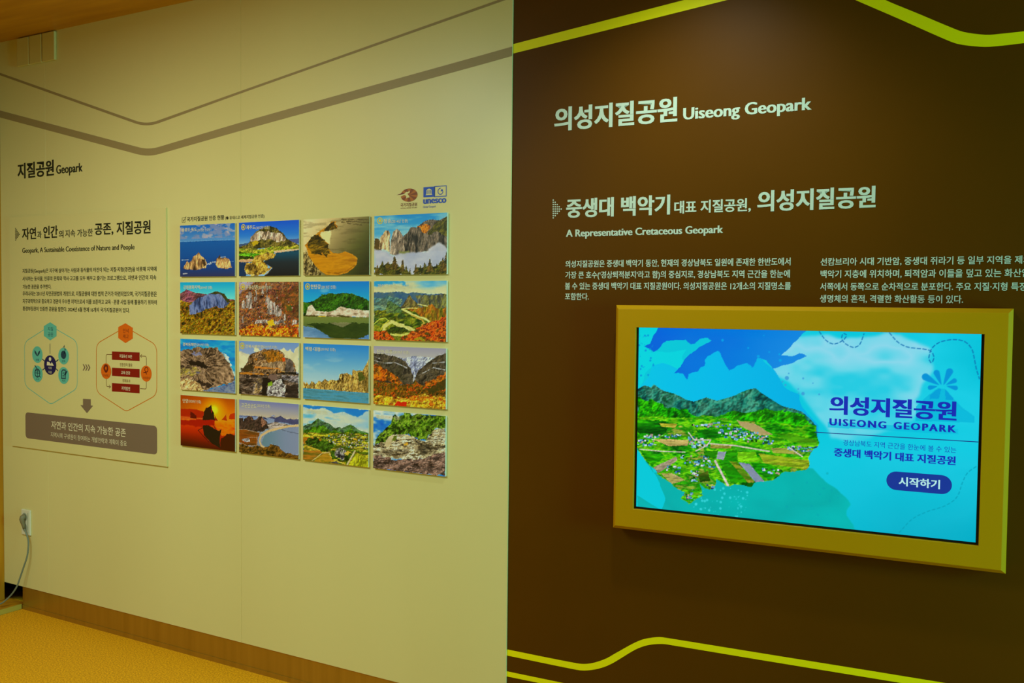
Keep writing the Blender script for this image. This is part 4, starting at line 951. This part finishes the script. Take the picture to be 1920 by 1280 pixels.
Z5, Z6, Z7, Z8 = (4, 320, 330), (4, 560, 330), (4.741, 320, 630), (4.741, 560, 630)
PANELS = [
    (0, 0, paint_sea_rocks, (9.143, 320, 400), '울릉도·독도(2012년 인증)', (341, 427.7, 434.4, 393), None, 'photo panel of two tan rocks standing in deep blue sea'),
    (0, 1, paint_dome_hill, (8.533, 430, 390), '제주도(2012년 인증)', (461.8, 422.3, 430.2, 505), (456.2, 425.8, 4.9), 'photo panel of a rocky dome hill above green fields and dark sea'),
    (0, 2, paint_sandbar, (10.664, 560, 400), None, None, None, 'photo panel of an orange hooked sandbar in golden water'),
    (0, 3, paint_spires_fog, (8, 690, 390), '청송(2014년 인증)', (719.5, 410.2, 418.6, 765), (712.3, 413.8, 5.6), 'photo panel of rock spires rising from white fog'),
    (1, 0, paint_blue_cliff, Z5, '강원평화지역(2014년 인증)', (343.8, 534.7, 541.8, 398), None, 'photo panel of a blue grey cliff above autumn trees'),
    (1, 1, paint_autumn_pillars, Z5, '무등산권(2014년 인증)', (460.5, 534, 542.2, 509), (455.3, 537.8, 5.2), 'photo panel of pale stone pillars on a red brown autumn slope'),
    (1, 2, paint_river_bank, Z6, '한탄강(2015년 인증)', (582.5, 533, 541.5, 630), (576.8, 537, 5.2), 'photo panel of a pale rock bank under dark green trees by a calm river'),
    (1, 3, paint_river_bends, (10.24, 690, 520), '강원고생대(2017년 인증)', (708, 532.8, 541, 772.5), None, 'photo panel of a winding river valley with red trees in front'),
    (2, 0, paint_fan_rock, (10.667, 330, 630), '경북동해안(2017년 인증)', (342.6, 641.8, 648.2, 391.7), None, 'photo panel of a fan shaped rock in blue sea'),
    (2, 1, paint_layered_dome, (9.846, 440, 640), '전북서해안권(2017년 인증)', (459.9, 645.6, 652.2, 519.4), (454.2, 648, 5.2), 'photo panel of a layered brown rock dome under a pale cloudy sky'),
    (2, 2, paint_sea_cliffs, Z8, '백령·대청(2019년 인증)', (572.7, 649.8, 657.4, 629), None, 'photo panel of a row of tan sea cliffs along blue water'),
    (2, 3, paint_autumn_valley, Z8, '진안·무주(2019년 인증)', (706.2, 654.6, 663.3, 767.8), None, 'photo panel of a snowy mountain valley above orange forest'),
    (3, 0, paint_sunset_boat, (9.143, 320, 720), '단양(2020년 인증)', (342.6, 747, 754.6, 377), None, 'photo panel of a boat silhouette in a red sunset'),
    (3, 1, paint_bay, (9.846, 440, 745), '고군산군도(2023년 인증)', (452.5, 755, 763, 506.7), None, 'photo panel of a curved sandy beach around a grey blue bay'),
    (3, 2, paint_two_peaks, (8.533, 560, 740), '의성(2023년 인증)', (575.8, 766, 775, 613.8), None, 'photo panel of two green peaks above a village and fields'),
    (3, 3, paint_shore_cliff, (8, 690, 750), '화성(2024년 인증)', (705, 776.6, 784.4, 750.3), None, 'photo panel of a wooded cliff above purple brown shore rocks'),
]
for i, j, fn, zoom, text, tb, ring, label in PANELS:
    u0, z1 = GU + j * PU, GZ - i * PZ; u1, z0 = u0 + PW, z1 - PH
    pn = mesh('photo_panel', box(u0, u1, z0, z1, .0003, PO - .0004), M['card'], WL, org=(u0, 0, z0))
    tag(pn, label, 'photo panel', 'photo panels in the grid')
    cv = Canvas(WL, (u0, u1, z0, z1), PO, CW, CH, zoom, 10 + i * 4 + j); fn(cv); cv.crisp()
    cv.bake('printed_photo', M['prn'], pn, GAIN)
    if text:
        nm, yr_ = text.split('('); wt = lambda q: sum(.34 if ch in '() ·' else .5 if ch.isdigit() else 1. for ch in q)
        xl, yt, yb, xr = tb; xm = xl + (xr - xl) * wt(nm) / (wt(nm) + .74 * wt('(' + yr_)); h = yb - yt
        mesh('caption', cat(T(nm, WL, PO + .0006, xl, yt, yb, xm - .3, bold=.01, heavy=.01), T('(' + yr_, WL, PO + .0006, xm + .3, yt + h * .2, yb - h * .04, xr, bold=.004)), M['white_ink'], parent=pn)
    if ring:
        pts, c, r = disc_px(WL, *ring, PO + .0006, 20)
        mesh('round_mark', cat(strip(pts, r * .3, PO + .0006, True), flat(disc_pts(c, r * .5, 14), PO + .0006)), M['yellow'], parent=pn)

# ------------------------------------------------------------------ framed touch screen on the brown wall
FO = .07
fo = [WR.uz(*q, FO) for q in ((1159.7, 578.4), (1890.6, 587.8), (1153, 984.4), (1877.5, 1068.7))]
op = [WR.uz(*q, FO) for q in ((1191.9, 613.4), (1845.9, 626.6), (1187.2, 953.8), (1835, 1023.6))]
di = [WR.uz(*q, FO - .012) for q in ((1197, 614.2), (1840.3, 625.6), (1194, 949.7), (1829.4, 1016))]


def avg(r): return (r[0][0] + r[2][0]) / 2, (r[1][0] + r[3][0]) / 2, (r[2][1] + r[3][1]) / 2, (r[0][1] + r[1][1]) / 2


f0, f1, f2, f3 = avg(fo); p0, p1, p2, p3 = avg(op); d0, d1, d2, d3 = avg(di)
ks = empty('touch_screen', WR, ((f0 + f1) / 2, 0, f2))
tag(ks, 'lit touch screen in a wide gold frame on the brown wall', 'screen')


def ring_rect(a, e): return [(a[0] - e, a[2] - e), (a[1] + e, a[2] - e), (a[1] + e, a[3] + e), (a[0] - e, a[3] + e)]


A = (f0, f1, f2, f3); Pn = (p0, p1, p2, p3)
loops = [(ring_rect(A, .0125), .0003), (ring_rect(A, .0135), .050), (ring_rect(A, .0125), .0545), (ring_rect(A, .0008), FO - .0004), (ring_rect(A, -.0006), FO),
         (ring_rect(Pn, .0012), FO), (ring_rect(Pn, 0), FO - .001), (ring_rect(Pn, 0), .04)]
V, Fc = [], []
for pts, off in loops: V += [(u, off, z) for u, z in pts]
for k in range(len(loops) - 1):
    for s in range(4): Fc.append([k * 4 + s, (k + 1) * 4 + s, (k + 1) * 4 + (s + 1) % 4, k * 4 + (s + 1) % 4])
mesh('frame', (V, Fc), M['gold'], parent=ks)
bz = FO - .0125
mesh('bezel', cat(box(p0 + .0003, p1 - .0003, p2 + .0003, p3 - .0003, .041, bz), box(p0 + .0008, d0 - .001, p2 + .0008, p3 - .0008, bz, bz + .002), box(d1 + .001, p1 - .0008, p2 + .0008, p3 - .0008, bz, bz + .002), box(d0 - .001, d1 + .001, p2 + .0008, d2 - .001, bz, bz + .002)), M['black'], parent=ks)
ZA, ZB, ZC = (2.91, 1140, 560), (4.267, 1500, 560), (4.571, 1500, 820)
so = bz + .0008
cv = Canvas(WR, (d0, d1, d2, d3), so, 560, 320, ZA, 5)
c = cv
c.img = c.ramp(np.clip(c.N(3, 3, 4) * .35 + c.U * .65, 0, 1), [(0, 208, 218), (0, 202, 222), (6, 206, 228), (24, 210, 234), (0, 198, 222)])
c.poly([(900, 150), (1180, 170), (1600, 190), (1720, 320), (1700, 620), (1500, 720), (1180, 760), (1100, 600), (900, 400)], c.tx([(40, 208, 232), (112, 220, 238), (156, 222, 242), (90, 216, 236)], 4, 4, 4), 16, 6, .9, 12)
c.put(np.clip((c.Vv - .55) * 1.6, 0, .85) * np.clip(c.U * 3 - 1.4, 0, 1), (0, 172, 198))
teal = c.tx([(0, 186, 180), (0, 176, 172), (0, 192, 188)], 3, 3)
c.poly([(150, 820), (260, 960), (700, 900), (1130, 920), (1200, 1000), (1290, 1060), (1330, 1110), (1300, 1170), (1330, 1240), (1330, 1320), (150, 1180)], teal, 5, 10, 1, 1)
c.poly([(150, 830), (180, 850), (250, 950), (320, 1100), (300, 1145), (150, 1060)], (0, 206, 222), 3, 12)
c.poly([(150, 150), (290, 150), (240, 210), (235, 290), (330, 300), (440, 280), (380, 400), (220, 380), (160, 500)], (0, 216, 226), 4)
c.poly([(150, 520), (225, 430), (240, 365), (300, 348), (400, 390), (500, 330), (600, 260), (800, 280), (905, 385), (960, 480), (1040, 525), (1060, 590), (1140, 690), (1140, 760), (150, 760)], c.ramp(np.clip(c.U * 1.8, 0, 1), [(0, 200, 234), (0, 190, 238), (0, 178, 232)]), 2, 12)
c.poly([(285, 150), (1085, 165), (1030, 235), (985, 270), (945, 312), (1000, 315), (1040, 293), (1078, 308), (1000, 348), (905, 384), (862, 335), (820, 320), (790, 372), (760, 345), (700, 365), (665, 394), (625, 320), (598, 284), (540, 312), (522, 360), (500, 368), (490, 395), (440, 415), (428, 440), (410, 410), (362, 408), (400, 375), (415, 330), (440, 310), (470, 288), (505, 258), (566, 224), (540, 214), (500, 225), (460, 246), (430, 222), (380, 224), (320, 234), (245, 296), (196, 258), (236, 240), (245, 200)],
       c.ramp(np.clip(c.U * 1.7 + c.N(3, 3) * .3, 0, 1), [(0, 96, 214), (0, 104, 224), (0, 128, 226), (20, 140, 230)]), 2, 24)
c.poly([(150, 500), (200, 470), (235, 484), (250, 468), (290, 494), (360, 514), (420, 548), (470, 560), (535, 538), (590, 558), (690, 530), (770, 492), (805, 486), (850, 520), (900, 555), (960, 585), (1060, 618), (1100, 650), (1138, 692), (1138, 760), (150, 760)], c.tx([(4, 60, 60), (20, 104, 86), (60, 134, 110), (10, 84, 50)], 22, 14, 4, .75), 1, 20)
gn = [(0, 76, 0), (14, 140, 0), (50, 178, 0), (4, 104, 0)]
c.poly([(150, 560), (250, 545), (330, 580), (430, 600), (520, 640), (640, 620), (760, 600), (860, 590), (1060, 630), (1138, 700), (1138, 780), (150, 780)], c.tx(gn, 24, 18, 4, .7), 7, 16)
LAND = [(150, 650), (520, 640), (1136, 694), (1150, 790), (1105, 840), (1100, 905), (1065, 940), (960, 948), (885, 998), (800, 1000), (775, 1030), (700, 1010), (645, 1022), (600, 988), (575, 1040), (530, 1035), (500, 1010), (512, 1075), (440, 1118), (400, 1085), (420, 1052), (350, 1022), (240, 920), (160, 830)]
LM = c.mask(LAND, 2.5, 26); c.rel = .12
saved = c.img.copy()
c.put(LM, c.tx([(0, 96, 0), (40, 164, 0), (110, 196, 10), (20, 140, 0), (140, 160, 50)], 14, 22, 4, .7))
for pts, col, rg in (([(160, 660), (340, 660), (300, 740), (160, 760)], gn, 4), ([(245, 768), (440, 768), (436, 800), (330, 806)], [(150, 140, 70), (180, 160, 90)], 1), ([(280, 680), (380, 684), (360, 706), (290, 700)], [(150, 160, 30), (170, 150, 60)], 1), ([(480, 720), (620, 700), (780, 700), (770, 730), (600, 760), (500, 760)], gn, 2),
                     ([(700, 660), (800, 680), (900, 740), (830, 745), (720, 690)], [(160, 150, 90), (190, 170, 110)], 1), ([(900, 730), (1000, 740), (1140, 770), (1140, 800), (1000, 780)], [(40, 130, 0), (80, 160, 10)], 1), ([(690, 802), (880, 822), (880, 836), (690, 826)], [(60, 170, 20), (90, 190, 40)], 0), ([(560, 790), (680, 795), (670, 816), (560, 815)], [(150, 150, 60), (130, 130, 50)], 0),
                     ([(890, 812), (1000, 815), (1040, 850), (900, 840)], [(150, 150, 70), (130, 150, 40)], 0), ([(640, 830), (702, 825), (706, 884), (636, 880)], [(20, 120, 0), (40, 150, 0)], 0), ([(706, 834), (806, 836), (822, 886), (712, 886)], [(90, 190, 0), (120, 200, 20)], 0), ([(600, 834), (645, 834), (630, 878), (592, 874)], [(120, 140, 160), (150, 160, 170)], 0), ([(520, 835), (600, 830), (585, 875), (540, 865)], [(20, 110, 0), (50, 140, 0)], 1),
                     ([(820, 842), (1098, 882), (1092, 934), (850, 895)], [(80, 130, 0), (150, 170, 30), (60, 120, 0)], 0), ([(604, 886), (655, 880), (765, 1000), (672, 1004)], [(10, 120, 0), (40, 150, 0)], 0), ([(660, 884), (705, 890), (800, 1000), (765, 1004)], [(150, 150, 40), (60, 120, 0), (140, 140, 60)], 0), ([(712, 892), (770, 900), (855, 996), (805, 1000)], [(110, 130, 160), (140, 150, 170)], 0), ([(770, 895), (870, 900), (960, 945), (880, 990)], gn, 2),
                     ([(246, 920), (370, 862), (378, 880), (275, 950)], [(130, 130, 100), (150, 140, 110)], 1), ([(170, 830), (280, 830), (310, 870), (240, 910)], gn, 2), ([(290, 950), (350, 950), (420, 990), (350, 1012)], [(170, 160, 110), (140, 140, 60)], 1), ([(480, 950), (540, 940), (560, 990), (500, 1000)], [(30, 80, 0), (90, 110, 20)], 2)):
    m = c.mask(pts, rg, 20) * LM; c.put(m, c.tx(col, 12, 26, 3))
hs = [(130, 190, 215), (50, 120, 160), (30, 80, 120), (190, 210, 210), (20, 90, 10), (90, 160, 190), (30, 110, 10), (170, 150, 130)]
for pts, k in (([(590, 710), (700, 700), (900, 750), (890, 790), (700, 775), (620, 750)], 120), ([(440, 740), (520, 760), (570, 790), (480, 820), (440, 790)], 60), ([(200, 740), (400, 735), (400, 752), (200, 758)], 36), ([(165, 770), (250, 760), (260, 800), (165, 812)], 36), ([(430, 690), (600, 670), (690, 680), (560, 700)], 40), ([(950, 795), (1140, 810), (1140, 840), (1000, 830)], 50), ([(400, 850), (560, 860), (580, 920), (420, 910)], 50), ([(310, 905), (410, 910), (390, 950), (310, 940)], 24), ([(840, 920), (940, 930), (930, 955), (850, 945)], 24), ([(440, 930), (500, 940), (480, 1000), (440, 990)], 30), ([(400, 1060), (470, 1060), (440, 1110)], 20), ([(530, 1010), (580, 1010), (570, 1040)], 14)):
    c.sprinkle(c.mask(pts, 2) * LM, k, hs, (.6, 1.8))
for p, wd_ in (([(585, 885), (655, 1018)], 4), ([(440, 730), (470, 770), (560, 770), (540, 800), (480, 830)], 2), ([(170, 820), (300, 832), (420, 836)], 1.6), ([(990, 812), (1060, 860)], 2), ([(560, 790), (690, 800), (880, 832)], 2)):
    c.put(np.clip(wd_ / 2 + .5 - c.dist(p), 0, 1) * LM, (200, 196, 180))
c.crisp(.7, .45, LM); c.img = saved * (1 - LM[..., None]) + c.img * LM[..., None]
rs = np.random.RandomState(3)
for _ in range(70):
    x, y = rs.uniform(440, 760), rs.uniform(1030, 1190); c.dot(x, y, rs.choice([.6, .8, 1.2, 2.2]), (60, 220, 228), .8)
for x, y, r in ((976, 432, 3.4), (986, 407, 1.2), (952, 452, 1.4), (968, 470, 1.8), (1065, 434, 1.6), (1038, 492, 1.2), (1064, 517, 2.8), (1040, 515, 1), (1152, 521, 1.4), (1118, 460, 1)): c.dot(x, y, r, (60, 160, 220), .9)
for _ in range(26): c.dot(rs.uniform(170, 250), rs.uniform(190, 420), rs.choice([.7, 1, 1.8]), (0, 150, 222), .9)
for x, y, r in ((625, 226, 2.2), (765, 268, 1.6), (880, 290, 1.4), (820, 314, 2.4), (935, 302, 1.6), (940, 336, 2.4), (690, 150, 1), (850, 200, 1)): c.dot(x, y, r, (0, 170, 236), .9)
for _ in range(24): c.dot(rs.uniform(960, 1260), rs.uniform(930, 1180), rs.choice([.8, 1.2, 2]), (0, 164, 176), .5)
# dashed trails, flower, hill
c.z = ZB
tr = (10, 110, 180)
c.dash([(155, 262), (200, 330), (260, 366), (320, 350), (370, 310), (372, 275), (340, 278), (330, 320), (360, 360), (430, 395), (480, 370), (512, 280)], 1.5, tr, 5, 3.4)
c.dash([(716, 272), (780, 350), (860, 390), (980, 400), (1050, 412), (1078, 470), (1050, 522), (1028, 480), (1045, 400), (1110, 345), (1220, 322), (1320, 335), (1380, 400), (1410, 560), (1436, 640)], 1.5, tr, 5, 3.4)
c.poly([(930, 860), (1000, 800), (1050, 760), (1110, 712), (1165, 720), (1225, 790), (1300, 870), (1400, 940), (1398, 985), (920, 975)], (0, 184, 222), 1, a=.75)
for bx, by, ex, ey, R in ((1112, 688, 1005, 625, 31), (1130, 686, 1093, 592, 25), (1150, 686, 1197, 582, 28), (1172, 686, 1235, 655, 20), (1096, 700, 1042, 710, 20), (1176, 698, 1243, 713, 20)):
    k = abs(c.p(1238, ey)[0] - c.p(1138, ey)[0]) / 100; (x0, y0), (x1, y1) = c.p(bx, by), c.p(ex, ey)
    t = np.clip(((c.X - x0) * (x1 - x0) + (c.Y - y0) * (y1 - y0)) / ((x1 - x0) ** 2 + (y1 - y0) ** 2), 0, 1)
    c.put(np.clip((2 + (R - 2) * t ** .8) * k + .5 - np.hypot(c.X - x0 - t * (x1 - x0), c.Y - y0 - t * (y1 - y0)), 0, 1), (0, 150, 220))
c.poly([(1040, 770), (1110, 716), (1130, 720), (1110, 800), (1040, 800)], (0, 164, 222)); c.poly([(1160, 722), (1225, 790), (1225, 810), (1165, 810)], (0, 164, 222))
c.poly([(222, 985), (1266, 1040), (1266, 1085), (222, 1027)], (0, 190, 226), a=.6)
c.z = ZC
c.dash([(1508, 250), (1430, 300), (1390, 390), (1350, 520), (1240, 590), (1100, 630), (960, 690), (850, 815)], 1.4, (0, 164, 190), 4, 4)
scr = c.bake('screen', M['scr'], ks, .94)


def ST(*a, **k): return T(a[0], WR, so + .0003, *a[1:], **k)


mesh('title_text', cat(ST('의성지질공원', 1555, 741.6, 777.3, 1794, (752.2, 787.8), bold=.014, heavy=.034)), M['s_navy'], parent=scr)
mesh('english_lettering', ST('UISEONG', 1555, 784.3, 797.2, 1662, (789.7, 802.8), ref='H', bold=.006, sp=1.3, heavy=.05), M['s_navy'], parent=scr)
mesh('english_lettering', ST('GEOPARK', 1675.3, 790.8, 803.7, 1793, (797.2, 810.8), ref='H', bold=.006, sp=1.3, heavy=.05), M['s_navy'], parent=scr)
mesh('rule_line', strip([WR.uz(1528, 810, so), WR.uz(1834.4, 828.3, so)], .0026, so + .0003), M['s_line'], parent=scr)
mesh('tagline_text', cat(ST('경상남북도 지역 근간을 한눈에 볼 수 있는', 1580.9, 824.4, 835.4, 1793, (837.2, 848.3)), ST('중생대 백악기 대표 지질공원', 1563.4, 839.7, 856, 1792, (855, 871.4), bold=.016, heavy=.028)), M['s_navy'], parent=scr)
a, b_ = WR.uz(1661.9, 901.3, so), WR.uz(1785, 908, so); zc = (a[1] + b_[1]) / 2; hr = abs(WR.uz(1690, 884.5, so)[1] - WR.uz(1690, 919.5, so)[1]) / 2
pill = [(b_[0] - hr + hr * math.cos(t), zc + hr * math.sin(t)) for t in np.linspace(-math.pi / 2, math.pi / 2, 14)] + [(a[0] + hr + hr * math.cos(t), zc + hr * math.sin(t)) for t in np.linspace(math.pi / 2, 3 * math.pi / 2, 14)]
mesh('start_button', flat(pill, so + .0003), M['s_btn'], parent=scr)
mesh('button_text', cat(T('시작하기', WR, so + .0006, 1684.9, 893.9, 910.8, 1762.5, (898.8, 916.3), bold=.016, heavy=.014)), M['s_pale'], parent=scr)

# ------------------------------------------------------------------ wall outlet, plug and cord
a, b_, c_, d_ = WL.uz(40.5, 954.5, .006), WL.uz(56.5, 956, .006), WL.uz(57, 1004, .006), WL.uz(43, 1001.5, .006)
u0, u1, z1, z0 = a[0], b_[0], (a[1] + b_[1]) / 2, (c_[1] + d_[1]) / 2
ol = empty('wall_outlet', WL, (u0, 0, z0)); tag(ol, 'white upright double wall outlet holding a grey plug, low on the cream wall', 'outlet')
pl = mesh('plate', box(u0, u1, z0, z1, .0003, .008), M['outlet'], parent=ol)
bv = pl.modifiers.new('bevel', 'BEVEL'); bv.width = .002; bv.segments = 2
uw, zh = u1 - u0, z1 - z0
mesh('side_rib', box(u0 + uw * .76, u0 + uw * .82, z0 + zh * .1, z0 + zh * .9, .008, .0095), M['socket'], parent=ol)
us = u0 + uw * .4
for zz in (z0 + zh * .71, z0 + zh * .29):
    mesh('socket', strip(disc_pts((us, zz), .0205, 24), .003, .0088, True), M['socket'], parent=ol)
    mesh('socket_face', flat(disc_pts((us, zz), .019, 24), .0083), M['socket'], parent=ol)


def tube(path, rad, n=10):
    P = [np.array(p, float) for p in path]; V, Fc = [], []
    for i, p in enumerate(P):
        t = P[min(i + 1, len(P) - 1)] - P[max(i - 1, 0)]; t /= np.linalg.norm(t) + 1e-12
        a = np.cross(t, [0.31, .9, .2]); a /= np.linalg.norm(a); b = np.cross(t, a); r = rad[i] if hasattr(rad, '__len__') else rad
        V += [tuple(p + r * (math.cos(2 * math.pi * k / n) * a + math.sin(2 * math.pi * k / n) * b)) for k in range(n)]
    for i in range(len(P) - 1): Fc += [[i * n + k, i * n + (k + 1) % n, (i + 1) * n + (k + 1) % n, (i + 1) * n + k] for k in range(n)]
    Fc += [list(range(n))[::-1], list(range((len(P) - 1) * n, len(P) * n))]
    return V, Fc


zs = z0 + zh * .71
pg = mesh('power_plug', tube([(us, .0092, zs), (us, .013, zs), (us, .020, zs - .002), (us + .001, .024, zs - .010), (us + .003, .022, zs - .026), (us + .006, .019, zs - .045), (us + .008, .017, zs - .062)], [.0155, .016, .0152, .0135, .0105, .008, .0058], 16), M['plug'], WL, org=(us, .009, zs), smooth=True)
tag(pg, 'grey angled power plug in the upper socket with a hanging cord', 'plug')
path = [(us + .008, .017, zs - .058)]
for (px, py), off in zip(((52.6, 1010), (52.8, 1030), (50, 1046), (45, 1061), (38.5, 1080), (33, 1096), (27, 1107), (19, 1117), (10, 1125.5), (1, 1131.5)), (.02, .023, .029, .035, .042, .048, .054, .062, .075, .09)):
    u, z = WL.uz(px, py, off); path.append((u, off, max(z, .0315)))
u, off, z = path[-1]; path += [(u - .04, off + .03, .0315)]
sm = []
for i in range(len(path) - 1):
    p_ = [np.array(path[max(0, min(len(path) - 1, i + k))]) for k in (-1, 0, 1, 2)]
    for t in np.linspace(0, 1, 5)[:-1]:
        sm.append(.5 * (2 * p_[1] + (p_[2] - p_[0]) * t + (2 * p_[0] - 5 * p_[1] + 4 * p_[2] - p_[3]) * t * t + (3 * p_[1] - p_[0] - 3 * p_[2] + p_[3]) * t ** 3))
sm.append(np.array(path[-1]))
mesh('cord', tube(sm, .0042), M['cord'], parent=pg, smooth=True)

bpy.data.objects.remove(_font)
